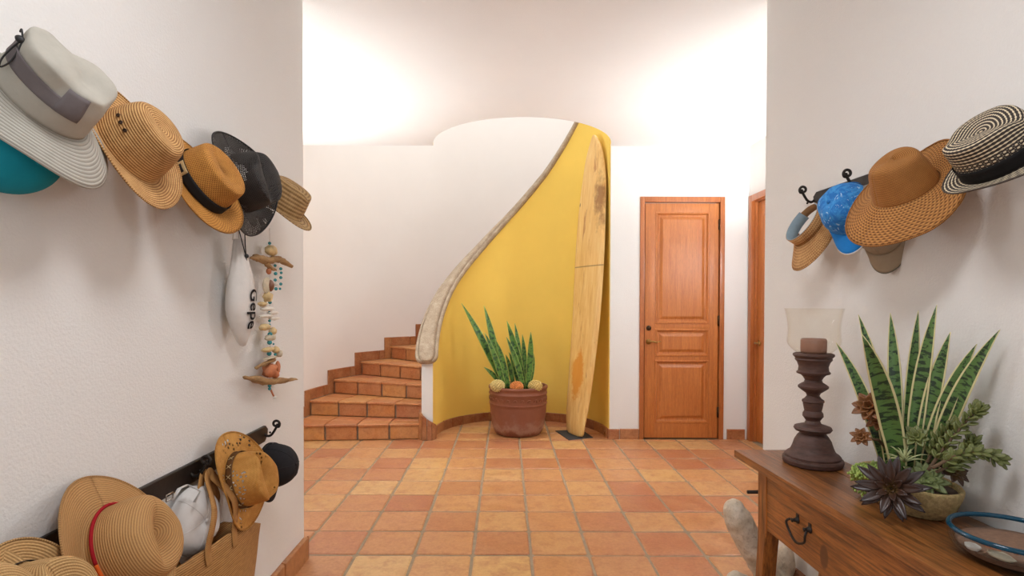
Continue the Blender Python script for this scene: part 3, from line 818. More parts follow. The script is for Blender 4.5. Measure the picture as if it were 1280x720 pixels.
m.lathe(crom(prf, 2), 48, cap=False, sx=0.112, sy=0.178)
for v_ in m.v:
    n_ = mnoise.noise(v_ * 30); v_ += Vector((v_.x, v_.y, 0)).normalized() * (0.004 * n_) if v_.z > 0.004 else Vector((0, 0, 0))
m.build('stone_bowl', BSTONE, pl_)
m = MB(); m.lathe([(0.0, 0.082), (0.5, 0.085), (0.9, 0.076)], 32, cap=False, sx=0.112, sy=0.178); m.build('soil', SOIL, pl_)
SNAKE = snake_mat('variegated_snake_leaf', (70, 102, 50), (98, 132, 68), (36, 54, 34), (218, 206, 152), 0.085, 52)
sp = link('snake_plant', None, pl_)
def loc(v_): return Vector(v_) - BC
SB = Vector((1.28, 1.73, TZ + 0.075))
sl = [((1045, 428), 1.86, 0.040, (-0.03, 0.05), 0.3), ((1073, 393), 1.84, 0.042, (-0.025, 0.04), 0.5), ((1077.5, 418), 1.62, 0.062, (-0.035, -0.02), 0.2), ((1113, 391), 1.78, 0.040, (-0.01, 0.03), 0.2),
      ((1148, 388), 1.74, 0.036, (0.01, 0.02), 0.3), ((1171, 381), 1.66, 0.046, (0.0, -0.01), -0.5), ((1188, 415), 1.64, 0.046, (0.01, -0.03), -0.2), ((1221, 430), 1.585, 0.046, (0.02, -0.035), -0.3), ((1250, 412), 1.53, 0.046, (0.03, -0.045), -0.4)]
for (px, py), Y, w, (ox, oy), tw in sl:
    tip = on_y(px, py, Y); base = SB + Vector((ox, oy, 0)); mid = base + Vector(((tip.x - base.x) * 0.30, (tip.y - base.y) * 0.30, (tip.z - base.z) * 0.58))
    pts = [loc(p) for p in bez(base, mid, tip, 16)]
    leaf_obj('leaf', pts, w, Vector((-0.62, -0.75, 0.1)), SNAKE, sp, 0.0022, fold=0.35, twist=tw)
def rosette(name, parent, c, nrm, R, rings, mat, wid, th=0.003, fold=0.4, seed=0, label=None, spin=0.0, single=True):
    """rings: list of (count, length factor, elevation deg)"""
    rnd = random.Random(seed); c = Vector(c); nrm = Vector(nrm).normalized(); a = nrm.orthogonal().normalized(); b_ = nrm.cross(a)
    root = link(name, None, parent); root.location = c
    if label: root['label'] = label
    for ri, (n, lf, el) in enumerate(rings):
        for k in range(n):
            an = 2 * PI * k / n + ri * 0.5 + spin + rnd.uniform(-0.12, 0.12); e = math.radians(el + rnd.uniform(-6, 6)); L = R * lf * rnd.uniform(0.9, 1.08)
            rd = a * math.cos(an) + b_ * math.sin(an)
            d = rd * math.cos(e) + nrm * math.sin(e)
            p0 = rd * (0.04 * R); p2 = p0 + d * L; p1 = p0 + d * L * 0.5 + nrm * L * 0.10
            leaf_obj('leaf', bez(p0, p1, p2, 8), wid * lf ** 0.6, nrm * 1.0 - rd * 0.2, mat, root, th, fold=fold, shape=lambda t: (0.45 + 1.1 * t if t < 0.5 else 1.0) * (1 - max(0, (t - 0.5) / 0.5) ** 1.8))
    return root
MAROON = NT('dark_maroon_leaf'); tcn = MAROON.n('ShaderNodeTexCoord'); spn = MAROON.n('ShaderNodeSeparateXYZ'); MAROON.l(tcn.outputs['UV'], spn.inputs[0])
MAROON.color(MAROON.ramp(MAROON.math('MULTIPLY', spn.outputs[1], 10.0), [(0.0, (122, 96, 48)), (0.3, (72, 48, 36)), (0.9, (46, 32, 32))])); MAROON.rough(0.36); MAROON = MAROON.m
RUST = plain('rust_brown_leaf', (122, 78, 42), 0.45, 0, 40, 0.35)
SAGE = plain('sage_green_leaf', (122, 132, 84), 0.45, 0, 20, 0.2)
OLIVE = plain('olive_green_leaf', (104, 110, 60), 0.42, 0, 20, 0.25)
LIME = plain('lime_green_bead', (150, 172, 84), 0.45, 0, 20, 0.2)
AIRP = plain('pale_air_plant', (164, 168, 118), 0.55, 0, 20, 0.15)
STEM = plain('brown_stem', (92, 70, 48), 0.7, 0, 30, 0.3, 0.3)
cd = on_y(1114, 611, 1.60)
rosette('dark_rosette', pl_, loc(cd), (-0.62, -0.72, 0.3), 0.094, [(10, 1.0, 2), (9, 0.92, 24), (6, 0.6, 50), (4, 0.3, 72)], MAROON, 0.026, 0.003, 0.45, 3, 'dark maroon pointed succulent rosette')
m = MB(); m.tube([loc(cd), loc(cd) + Vector((0.07, 0.06, -0.02)), Vector((0.0, -0.04, 0.07))], 0.006, 8); m.build('stem', STEM, pl_)
for (px, py), R, sd_ in (((1087, 509), 0.052, 5), ((1100, 524), 0.044, 6), ((1077, 546), 0.032, 7)):
    c = on_y(px, py, 1.76)
    rosette('rust_rosette', pl_, loc(c), (-0.6, -0.55, 0.4), R, [(8, 1.0, 10), (7, 0.85, 38), (5, 0.6, 62)], RUST, R * 0.5, 0.003, 0.5, sd_)
for pts in (((1092, 515), (1112, 530), (1126, 560)), ((1080, 547), (1098, 550), (1120, 572)), ((1118, 540), (1121, 555), (1124, 575))):
    m = MB(); m.tube([loc(on_y(x, y, 1.765)) for x, y in pts], [0.004, 0.005, 0.006], 8); m.build('stem', STEM, pl_)
rosette('green_rosette', pl_, loc(on_y(1158, 600, 1.63)), (-0.5, -0.7, 0.55), 0.058, [(9, 1.0, 10), (8, 0.85, 35), (6, 0.6, 58), (3, 0.35, 78)], SAGE, 0.022, 0.007, 0.3, 8)
rosette('dark_rosette', pl_, loc(on_y(1192, 590, 1.60)), (0.1, -0.6, 0.5), 0.042, [(9, 1.0, 5), (8, 0.8, 35), (5, 0.5, 60)], MAROON, 0.02, 0.003, 0.4, 9)
rosette('olive_rosette', pl_, loc(on_y(1145, 546, 1.66)), (-0.5, -0.6, 0.6), 0.036, [(7, 1.0, 12), (6, 0.8, 40), (4, 0.5, 65)], OLIVE, 0.02, 0.004, 0.35, 10)
# jade-like branches
jr = random.Random(4)
for path, Y in ((((1160, 588), (1180, 560), (1205, 530), (1222, 512)), 1.56), (((1165, 585), (1195, 570), (1222, 565), (1248, 573)), 1.51), (((1158, 580), (1168, 560), (1178, 545), (1192, 533)), 1.62), (((1170, 590), (1188, 582), (1205, 572), (1215, 552)), 1.57)):
    br = link('branch', None, pl_)
    pts = [Vector(q_) for q_ in crom([tuple(loc(on_y(x, y, Y + (0.02 - 0.01 * i)))) for i, (x, y) in enumerate(path)], 5)]
    m = MB(); m.tube(pts, [0.005 - 0.003 * i / len(pts) for i in range(len(pts))], 7); m.build('stem', STEM, br)
    for i in range(3, len(pts)):
        tn = (pts[i] - pts[i - 1]).normalized(); a_ = tn.orthogonal().normalized(); b_ = tn.cross(a_)
        nl = 5 if i > len(pts) - 4 else 3
        for k in range(nl):
            an = 2 * PI * k / nl + i * 1.1; d = (a_ * math.cos(an) + b_ * math.sin(an)) * 0.85 + tn * (0.55 if i < len(pts) - 2 else 1.0)
            d.normalize(); L = jr.uniform(0.021, 0.033); p = pts[i]
            leaf_obj('leaf', bez(p, p + d * L * 0.6, p + d * L + tn * 0.006, 5), 0.0135, tn * 0.6 + Vector((-0.4, -0.5, 0.6)), OLIVE, br, 0.0045, fold=0.3, shape=lambda t: (0.3 + 1.5 * t if t < 0.45 else 1.0) * (1 - max(0, (t - 0.5) / 0.5) ** 2.4))
# trailing bead sedum, an uncountable mass of beads
m = MB(); br_ = random.Random(11)
for k in range(26):
    s0 = Vector((-0.04 + br_.uniform(-0.03, 0.03), 0.03 + br_.uniform(-0.07, 0.09), 0.085)); e0 = loc(on_y(br_.uniform(1062, 1096), br_.uniform(570, 634), br_.uniform(1.66, 1.84)))
    e0.z = max(e0.z, 0.012)
    if e0.z > 0.09: e0.z = 0.09
    mid = s0.lerp(e0, 0.55) + Vector((0, 0, 0.045))
    pts = bez(s0, mid, e0, 17)
    for p in pts:
        for j in range(4):
            q_ = p + Vector((br_.uniform(-1, 1), br_.uniform(-1, 1), br_.uniform(-0.6, 1))) * 0.0075; q_.z = max(q_.z, 0.004)
            m.ball(q_, (0.0042, 0.0042, 0.0050), 6, 4)
o = m.build('bead_sedum', LIME, pl_); o['kind'] = 'stuff'; o['label'] = 'pale green trailing bead sedum'
m = MB(); c0 = loc(on_y(1131, 577, 1.65))
ap = link('air_plant', None, pl_)
for k in range(26):
    an = br_.uniform(0, 2 * PI); el = br_.uniform(0.05, 1.3); d = Vector((math.cos(an) * math.cos(el), math.sin(an) * math.cos(el), math.sin(el))); L = br_.uniform(0.045, 0.075)
    leaf_obj('leaf', bez(c0, c0 + d * L * 0.6 + Vector((0, 0, 0.01)), c0 + d * L - Vector((0, 0, 0.012)), 6), 0.0055, Vector((-0.5, -0.6, 0.6)), AIRP, ap, 0.001, fold=0.3, shape=lambda t: 1 - 0.95 * t)

# ------------------------------------------------------------------ glass bowl of sand and shells
GB = Vector((1.272, 1.352, TZ)); GR_, GH = 0.132, 0.070
TINT = thin_glass('clear_bowl_glass', (0.93, 0.95, 0.96, 1))
TEAL = NT('teal_glass'); TEAL.b.inputs['Transmission Weight'].default_value = 0.55; TEAL.rough(0.08); TEAL.color((6, 88, 118)); TEAL = TEAL.m
gb = thing('glass_bowl', 'clear blown-glass bowl with teal blue rim on the console table', 'bowl', GB)
op = crom([(0.0, 0.0), (0.085, 0.0), (0.108, 0.006), (0.126, 0.024), (0.134, 0.046), (0.132, GH)], 4)
inn = crom([(0.128, GH), (0.129, 0.046), (0.121, 0.027), (0.104, 0.012), (0.083, 0.007), (0.0, 0.007)], 4)
m = MB(); m.lathe(op + inn, 56, cap=False); m.build('bowl_body', TINT, gb)
m = MB(); m.tube([(0.131 * math.cos(2 * PI * k / 56), 0.131 * math.sin(2 * PI * k / 56), GH) for k in range(57)], 0.0064, 10, cap=False); o = m.build('rim', TEAL, gb); o['label'] = 'thick teal blue glass rim'
SAND = plain('brown_beach_sand', (128, 98, 78), 0.95, 0, 90, 0.2, 0.6, 200)
m = MB(); sp_ = [(0.0, 0.0085), (0.08, 0.0085), (0.1, 0.0135), (0.112, 0.022), (0.117, 0.032), (0.118, 0.040), (0.09, 0.044), (0.05, 0.045), (0.0, 0.045)]
m.lathe(sp_, 44, cap=False)
for v_ in m.v:
    if v_.z > 0.035: v_.z += 0.10 * (0.35 * v_.x + 0.25 * v_.y) * 0.9 - 0.004
o = m.build('sand', SAND); o.location = GB; tag(o, 'brown beach sand filling the teal-rimmed glass bowl', 'sand', kind='stuff')
def shell_blob(name, c, r, mat, label, cat, rot=0.0, seed=1.0, bump=0.25, grp=None):
    m = MB(); m.ball((0, 0, 0), r, 16, 10, bump, seed); o = m.build(name, mat)
    o.location = c; o.rotation_euler = (0.3, 0.2, rot); return tag(o, label, cat, grp)
SHW = plain('white_shell', (228, 220, 208), 0.5, 0, 60, 0.1, 0.2)
SHO = plain('orange_shell', (204, 128, 92), 0.5, 0, 45, 0.35, 0.2)
SHC = plain('cream_shell', (196, 182, 156), 0.6, 0, 50, 0.2, 0.4)
def bowl_side(px, py, rr):
    d = ray(px, py); best = None
    for i in range(400):
        p = CAM_P + d * (1.0 + i * 0.0025)
        if math.hypot(p.x - GB.x, p.y - GB.y) < rr: return p
    return CAM_P + d * 1.6
for nm, px, py, r, mt, lb, ct, rt in (('seashell', 1216, 683, (0.016, 0.009, 0.010), SHW, 'round white seashell seen through the bowl glass', 'seashell', -0.8), ('seashell', 1239, 683, (0.019, 0.007, 0.006), SHO, 'long orange mottled seashell seen through the bowl glass', 'seashell', -0.8),
                                 ('coral_piece', 1251, 695, (0.026, 0.011, 0.009), SHC, 'cream knobbly coral piece seen through the bowl glass', 'coral', -0.75), ('seashell', 1270, 690, (0.013, 0.007, 0.006), SHO, 'small white and orange seashell beside the cream coral', 'seashell', -0.7)):
    p = bowl_side(px, py, 0.116); p.z = max(p.z, TZ + 0.018); shell_blob(nm, p, r, mt, lb, ct, rt, px * 0.1)

# ------------------------------------------------------------------ whale bone on the floor
BONE = NT('weathered_bone'); v = BONE.coord('Object'); n1 = BONE.noise(v, 12, 5, 0.65); n2 = BONE.noise(v, 70, 4, 0.7)
BONE.color(BONE.mix(BONE.ramp(n2, [(0.5, (0, 0, 0, 1)), (0.75, (0.6, 0.6, 0.6, 1))]), BONE.ramp(n1, [(0.3, (196, 178, 152)), (0.7, (232, 220, 202))]), (140, 116, 90)))
BONE.rough(0.85); BONE.bump(BONE.math('ADD', n1, n2), 0.5, 0.006); BONE = BONE.m
BY = 2.52; k2 = BY / 683
m = MB()
def bp(px, py, dy=0.0): return on_y(px, py, BY + dy)
pth = crom([tuple(bp(917, 636)) + (13.5,), tuple(bp(922, 648)) + (17,), tuple(bp(932, 668, 0.01)) + (17.5,), tuple(bp(945, 692, 0.02)) + (17,), tuple(bp(958, 716, 0.04)) + (16,), tuple(bp(970, 738, 0.05)) + (18,)], 4)
m.tube([q_[:3] for q_ in pth], [q_[3] * k2 for q_ in pth], 14)
m.ball(bp(918, 638), 14 * k2, 14, 10)
m.ball(bp(982, 704, 0.06), (0.042, 0.05, 0.085), 14, 10); m.ball(bp(972, 735, 0.03), (0.08, 0.08, 0.075), 14, 10)
pth = crom([tuple(bp(968, 738, 0.03)) + (17,), tuple(bp(948, 738, -0.02)) + (12,), tuple(bp(922, 727, -0.06)) + (11.5,)], 5)
m.tube([q_[:3] for q_ in pth], [q_[3] * k2 for q_ in pth], 12); m.ball(bp(920, 726, -0.06), 0.043, 12, 8)
bo = Vector((bp(965, 740).x, BY, 0.0)); 
zmin = min(v_.z for v_ in m.v); m.v = [Vector((v_.x, v_.y, max(v_.z, 0.002))) - bo for v_ in m.v]
m.ball((0.0, 0.03, 0.045), (0.10, 0.09, 0.046), 16, 8)
o = m.build('whale_bone', BONE); o.location = bo; tag(o, 'large weathered pale bone standing on the floor beside the console table leg', 'bone')
r_ = o.modifiers.new('fuse', 'REMESH'); r_.mode = 'VOXEL'; r_.voxel_size = 0.007; r_.use_smooth_shade = True
s_ = o.modifiers.new('soften', 'SMOOTH'); s_.factor = 0.8; s_.iterations = 6
tx = bpy.data.textures.new('bone_pits', 'CLOUDS'); tx.noise_scale = 0.05
d_ = o.modifiers.new('pits', 'DISPLACE'); d_.texture = tx; d_.strength = 0.012; d_.mid_level = 0.5

# ------------------------------------------------------------------ potted snake plant in the niche
pc = Vector((0.137, 5.86, 0)); 
POT = NT('brown_terracotta_pot'); v = POT.coord('Object'); n1 = POT.noise(v, 9, 5, 0.6); n2 = POT.noise(v, 60, 4); sx = POT.n('ShaderNodeSeparateXYZ'); POT.l(POT.coord('Object'), sx.inputs[0])
hz = POT.math('ADD', POT.math('MULTIPLY', sx.outputs[2], 4.0), POT.math('MULTIPLY', POT.math('SUBTRACT', n1, 0.5), 1.6))
cpt = POT.mix(n1, (118, 66, 44), (146, 88, 60)); cpt = POT.mix(POT.ramp(hz, [(0.12, (0, 0, 0, 1)), (0.35, (0.55, 0.55, 0.55, 1)), (0.6, (0.15, 0.15, 0.15, 1)), (0.8, (0, 0, 0, 1))]), cpt, (184, 146, 124))
POT.color(cpt); POT.rough(0.6); POT.bump(n2, 0.2, 0.003); POT = POT.m
pt = thing('potted_snake_plant', 'big brown clay pot with green snake plant in the yellow niche', 'potted plant', pc)
m = MB(); m.lathe([(0.0, 0.0), (0.215, 0.0), (0.245, 0.012), (0.268, 0.06), (0.284, 0.13), (0.298, 0.22), (0.304, 0.30), (0.306, 0.325), (0.312, 0.33), (0.312, 0.338), (0.305, 0.343), (0.306, 0.43), (0.313, 0.436), (0.313, 0.446), (0.307, 0.452), (0.308, 0.485), (0.316, 0.492), (0.318, 0.508), (0.312, 0.518), (0.296, 0.518), (0.288, 0.505), (0.285, 0.46), (0.0, 0.46)], 64, cap=False); auto_smooth(m.build('pot', POT, pt), 50)
rel = MB()
for k in range(26):
    a_ = 2 * PI * k / 26
    pts = [Vector((0.307 * math.cos(a_ + u_), 0.307 * math.sin(a_ + u_), z_)) for u_, z_ in ((-0.07, 0.375), (-0.02, 0.40), (0.04, 0.395), (0.05, 0.375), (0.02, 0.368))]
    rel.tube(pts, [0.004, 0.006, 0.006, 0.005, 0.003], 6)
rel.build('relief_band', POT, pt)
m = MB(); m.lathe([(0.0, 0.49), (0.15, 0.488), (0.286, 0.478)], 40, cap=False); m.build('soil', SOIL, pt)
GSN = snake_mat('green_snake_leaf', (74, 118, 44), (104, 146, 62), (38, 74, 34), (150, 166, 80), 0.03, 17)
def pl2(v_): return Vector(v_) - pc
for (tx_, ty_), (bx, by), Y0_, Y1_, w, tw in (((577, 379), (632, 478), 5.74, 5.68, 0.075, 0.5), ((605, 382), (628, 478), 5.84, 5.90, 0.075, 0.3), ((606, 416), (631, 480), 5.72, 5.66, 0.06, 0.4), ((605, 459), (630, 474), 5.78, 5.70, 0.05, 0.2), ((633.5, 401), (656, 478), 5.76, 5.74, 0.075, -0.3), ((643.5, 404), (652, 478), 5.88, 5.92, 0.06, 0.2), ((633, 421), (655, 480), 5.72, 5.66, 0.06, 0.3), ((653, 418), (655, 480), 5.80, 5.80, 0.06, 0.4), ((663.5, 415), (659, 480), 5.72, 5.68, 0.068, 0.2), ((667, 442), (661, 478), 5.82, 5.86, 0.05, -0.3), ((636, 440), (649, 478), 5.80, 5.84, 0.05, 0.2), ((632, 443), (642, 478), 5.76, 5.74, 0.05, 0.3), ((619, 424), (636, 479), 5.74, 5.70, 0.065, 0.2)):
    b0 = on_y(bx, by, Y0_); b0.z = 0.485; t0 = on_y(tx_, ty_, Y1_); md = b0.lerp(t0, 0.5) + Vector((0.02, 0, 0.03))
    leaf_obj('leaf', [pl2(p) for p in bez(b0, md, t0, 12)], w, Vector((0.05, -1, 0.2)), GSN, pt, 0.006, fold=0.4, twist=tw)
def coral_ball(px, py, Y, r, col, label):
    c = on_y(px, py, Y); rr = random.Random(px); c.z = 0.472 + r * 0.82
    mt = plain('coral_' + label.split()[0], col, 0.7, 0, 30, 0.25)
    m = MB(); m.ball((0, 0, 0), (r * 0.86, r * 0.86, r * 0.68), 16, 10)
    n = 130
    for k in range(n):
        z = 1 - 2 * (k + 0.5) / n; a_ = k * 2.39996; q_ = math.sqrt(1 - z * z)
        d = Vector((q_ * math.cos(a_), q_ * math.sin(a_), z)); m.ball(Vector((d.x * r * 0.9, d.y * r * 0.9, d.z * r * 0.74)), r * rr.uniform(0.10, 0.15), 6, 4)
    o = m.build('coral_ball', mt); o.location = c
    tag(o, label, 'coral', 'coral balls on the pot soil')
coral_ball(622, 472, 5.66, 0.078, (222, 186, 122), 'cream knobbly coral ball at the leaning leaves in the clay pot')
coral_ball(646, 476, 5.62, 0.072, (214, 132, 68), 'orange knobbly coral ball resting in the clay pot')
coral_ball(669, 474, 5.66, 0.076, (214, 178, 108), 'yellowish knobbly coral ball on the surfboard side of the clay pot')

# ------------------------------------------------------------------ surfboard and its mat
BW = NT('balsa_board'); v = BW.coord('Object', (8, 8, 0.5)); n1 = BW.noise(v, 4, 5, 0.6, 0.6); vb = BW.coord('Object'); n2 = BW.noise(BW.coord('Object', (6, 6, 1.3)), 2.2, 5, 0.65, 1.0)
cb_ = BW.ramp(n1, [(0.3, (214, 162, 88)), (0.5, (228, 184, 112)), (0.7, (236, 200, 132))])
cb_ = BW.mix(BW.ramp(n2, [(0.60, (0, 0, 0, 1)), (0.70, (0.75, 0.75, 0.75, 1))]), cb_, (170, 104, 46))
sz = BW.n('ShaderNodeSeparateXYZ'); BW.l(vb, sz.inputs[0])
def spot_mask(t, pos, sc, lo=0.6, hi=1.0, nz=None):
    vm = t.n('ShaderNodeVectorMath', operation='SUBTRACT'); t.l(t.coord('Object'), vm.inputs[0]); vm.inputs[1].default_value = pos
    vs_ = t.n('ShaderNodeVectorMath', operation='MULTIPLY'); t.l(vm.outputs[0], vs_.inputs[0]); vs_.inputs[1].default_value = sc
    ln = t.n('ShaderNodeVectorMath', operation='LENGTH'); t.l(vs_.outputs[0], ln.inputs[0]); val = ln.outputs['Value']
    if nz is not None: val = t.math('ADD', val, t.math('MULTIPLY', t.math('SUBTRACT', nz, 0.5), 1.2))
    return t.ramp(val, [(lo, (1, 1, 1, 1)), (hi, (0, 0, 0, 1))])
BB = Vector((0.745, 5.76, 0.008))
T_ = Vector((0.43, -0.903, 0)).normalized(); NRM = Vector((-0.903, -0.43, 0)).normalized()
rows = [(0.0, 719.5, 546, 5.745, 0.10), (0, 719.5, 541, 5.747, 0.145), (0, 719.8, 528, 5.75, 0.172), (0, 723, 500, 5.765, 0.205), (0, 728, 450, 5.79, 0.232), (0, 732.5, 400, 5.815, 0.252), (0, 735.5, 350, 5.84, 0.264), (0, 738, 300, 5.86, 0.262), (0, 741, 250, 5.88, 0.240), (0, 743, 220, 5.89, 0.205), (0, 743.5, 195, 5.90, 0.150), (0, 743.5, 180, 5.905, 0.09), (0, 743, 172, 5.91, 0.045), (0, 742.5, 169, 5.912, 0.012)]
R2 = [(on_y(px, py, Y), hw) for _, px, py, Y, hw in rows]
R2[0][0].z = 0.010
R3 = crom([tuple(p) + (hw,) for p, hw in R2], 3)
vs = []; fs = []
SEC = [(-1, 0, 0), (-0.93, 0.6, 0), (-0.75, 0.9, 0), (-0.35, 1.0, 0), (0, 1.0, 0), (0.35, 1.0, 0), (0.75, 0.9, 0), (0.93, 0.6, 0), (1, 0, 0), (0.9, -0.5, 0), (0.5, -0.8, 0), (0, -0.85, 0), (-0.5, -0.8, 0), (-0.9, -0.5, 0)]
for x, y, z, hw in R3:
    th = min(0.036, 0.008 + hw * 0.16)
    for a_, b_, _ in SEC: vs.append(Vector((x, y, z)) + T_ * (a_ * hw) + NRM * (b_ * th) - BB)
ns = len(SEC)
for i in range(len(R3) - 1):
    for j in range(ns): fs.append((i * ns + j, i * ns + (j + 1) % ns, (i + 1) * ns + (j + 1) % ns, (i + 1) * ns + j))
fs += [tuple(range(ns)), tuple((len(R3) - 1) * ns + j for j in reversed(range(ns)))]
stz = on_y(724, 470, 5.79) - BB; seam = (on_y(738, 333, 5.84) - BB).z; seam2 = (on_y(735, 205, 5.9) - BB).z
nzz = BW.noise(BW.coord('Object', (1, 1, 1)), 7, 4, 0.7)
cb_ = BW.mix(BW.math('MULTIPLY', spot_mask(BW, tuple(stz), (6, 6, 2.6), 0.55, 0.75, nzz), 0.8), cb_, (214, 134, 34))
for zz, hh in ((seam, 0.005),):
    dz = BW.math('ABSOLUTE', BW.math('SUBTRACT', sz.outputs[2], zz)); cb_ = BW.mix(BW.ramp(dz, [(hh, (0.75, 0.75, 0.75, 1)), (hh * 1.5, (0, 0, 0, 1))]), cb_, (120, 84, 40))
dk = on_y(752, 255, 5.75) - BB
cb_ = BW.mix(BW.math('MULTIPLY', spot_mask(BW, tuple(dk), (9, 5, 1.9), 0.4, 0.75, nzz), 0.75), cb_, (126, 74, 30))
kn2 = on_y(727, 257, 6.05) - BB
cb_ = BW.mix(spot_mask(BW, tuple(kn2), (40, 40, 26), 0.7, 1.0), cb_, (70, 38, 14))
BW.color(cb_); BW.rough(0.45); BW.bump(n1, 0.1, 0.002)
o = mesh('surfboard', vs, fs, BW.m); bm = bmesh.new(); bm.from_mesh(o.data); bmesh.ops.recalc_face_normals(bm, faces=bm.faces); bm.to_mesh(o.data); bm.free()
o.location = BB; auto_smooth(o, 50); tag(o, 'tall pale wooden surfboard leaning upright in the yellow niche', 'surfboard')
RUB = plain('black_slate', (44, 42, 42), 0.7, 0, 30, 0.2, 0.2)
cs = [on_z(694, 538.5, 0.004), on_z(711, 550, 0.004), on_z(741.5, 547, 0.004), on_z(727, 537, 0.004)]
mc = sum(cs, Vector()) / 4
V = [Vector((p.x - mc.x, p.y - mc.y, 0.0)) for p in cs] + [Vector(((p.x - mc.x) * 0.98, (p.y - mc.y) * 0.98, 0.007)) for p in cs]
o = mesh('mat', V, [(3, 2, 1, 0), (4, 5, 6, 7), (0, 1, 5, 4), (1, 2, 6, 5), (2, 3, 7, 6), (3, 0, 4, 7)], RUB); o.location = (mc.x, mc.y, 0.001); tag(o, 'thin black square mat under the surfboard tail', 'mat')
# ------------------------------------------------------------------ coat rails with scroll hooks
RAILM = plain('dark_iron_rail', (40, 34, 30), 0.42, 0.5, 14, 0.45, 0.2, 40)
def rail(name, label, side, y0, y1, z0, z1, hooks):
    """side -1: left wall, +1: right wall; hooks = list of y positions"""
    xw = (lambda y: XL) if side < 0 else wall_r
    ym = (y0 + y1) / 2; ang = 0.0 if side < 0 else math.atan(RSLOPE)
    root = thing(name, label, 'hook rail', mat=Matrix.Translation((xw(ym), ym, z0)) @ Matrix.Rotation(ang, 4, 'Z'))
    L = (y1 - y0) / 2; s = -side; T = 0.012
    out = [(-L, 0), (L - 0.03, 0), (L - 0.004, (z1 - z0) * 0.35), (L, (z1 - z0) * 0.75), (L - 0.02, z1 - z0), (-L, z1 - z0)]
    vs = [(0, y, z) for y, z in out] + [(s * T * 0.8, y, z) for y, z in out] + [(s * T, y * 0.998, 0.003 + z * 0.92) for y, z in out]
    n = len(out); fs = [tuple(range(n)), tuple(2 * n + i for i in range(n))]
    for i in range(n):
        j = (i + 1) % n; fs += [(i, j, n + j, n + i), (n + i, n + j, 2 * n + j, 2 * n + i)]
    o = mesh('backboard', vs, fs, RAILM, root); bm = bmesh.new(); bm.from_mesh(o.data); bmesh.ops.recalc_face_normals(bm, faces=bm.faces); bm.to_mesh(o.data); bm.free()
    for hy in hooks:
        pts = [(s * 0.008, 0.036), (s * 0.020, 0.026), (s * 0.038, 0.030), (s * 0.052, 0.048), (s * 0.063, 0.066)]
        cx, cz = s * 0.060, 0.080
        for k in range(11):
            a = math.radians(-45 + k * 42); r = 0.018 - 0.0012 * k
            pts.append((cx + s * r * math.cos(a), cz + r * math.sin(a)))
        P = [(x, hy - ym, z) for x, z in pts]
        m = MB(); m.tube(crom(P, 3), 0.0056, 8); m.build('hook', IRON, root)
        m = MB(); m.ball((s * T, hy - ym + 0.05, 0.03), 0.005, 8, 6); m.build('screw', IRON, root)
    return root
RZ0, RZ1 = 1.818, 1.886
rail('hook_rail', 'dark iron hook rail behind the row of hats that starts with the grey sun hat', -1, 0.75, 2.40, RZ0, RZ1, [])
rail('hook_rail', 'dark iron hook rail holding the straw tote bag and the black cap', -1, 0.75, 2.465, 0.762, 0.832, [on_x(257, 589, XL + 0.06).y, 2.435])
rail('hook_rail', 'dark iron hook rail holding the blue cap and the striped fedora', 1, 0.95, 2.475, RZ0, RZ1, [on_x(1059, 209, wall_r(2.2) - 0.06).y, on_x(1004, 232, wall_r(2.45) - 0.06).y])

# ------------------------------------------------------------------ hat materials
def straw(name, c0, c1, pitch=0.005, stitches=110, amt=0.8, rough=0.75, bump=0.6, noise_amt=0.5, cross=0.45, holes=None, bias=(0.15, 0.75)):
    t = NT(name); tc = t.n('ShaderNodeTexCoord'); s = t.n('ShaderNodeSeparateXYZ'); t.l(tc.outputs['UV'], s.inputs[0])
    u, v = s.outputs[0], s.outputs[1]
    ph = t.math('MULTIPLY', v, 2 * PI / pitch); h = t.math('MULTIPLY', t.math('ADD', t.math('SINE', ph), 1.0), 0.5)
    row = t.math('MULTIPLY', t.math('FLOOR', t.math('DIVIDE', v, pitch)), PI)
    c = t.math('MULTIPLY', t.math('ADD', t.math('SINE', t.math('ADD', t.math('MULTIPLY', u, 2 * PI * stitches), row)), 1.0), 0.5)
    n = t.noise(t.coord('Object'), 45, 4, 0.65); n2 = t.noise(t.coord('Object'), 9, 3)
    f = t.math('ADD', t.math('MULTIPLY', h, 1 - cross), t.math('MULTIPLY', c, cross))
    g = t.math('ADD', t.math('MULTIPLY', f, amt), t.math('MULTIPLY', t.math('ADD', t.math('SUBTRACT', n, 0.5), t.math('SUBTRACT', n2, 0.5)), noise_amt))
    t.color(t.ramp(g, [(bias[0], c0), (bias[1], c1)])); t.rough(rough); t.bump(f, bump, 0.0015)
    t.b.inputs['Specular IOR Level'].default_value = 0.3
    if holes:
        # openwork: real gaps in the weave
        cb = t.n('ShaderNodeCombineXYZ'); t.l(t.math('MULTIPLY', u, holes[0]), cb.inputs[0]); t.l(t.math('MULTIPLY', v, holes[1]), cb.inputs[1])
        vo = t.n('ShaderNodeTexVoronoi'); vo.inputs['Scale'].default_value = 1.0; vo.inputs['Randomness'].default_value = holes[2]; t.l(cb.outputs[0], vo.inputs['Vector'])
        msk = t.ramp(vo.outputs['Distance'], [(holes[3], (0, 0, 0, 1)), (holes[3] + 0.03, (1, 1, 1, 1))])
        if len(holes) > 4:
            pn = t.noise(t.coord('Object'), holes[4], 1, 0.4); pm = t.ramp(pn, [(holes[5], (1, 1, 1, 1)), (holes[5] + 0.02, (0, 0, 0, 1))])
            msk = t.math('MAXIMUM', msk, pm)
        t.l(msk, t.b.inputs['Alpha'])
    return t.m
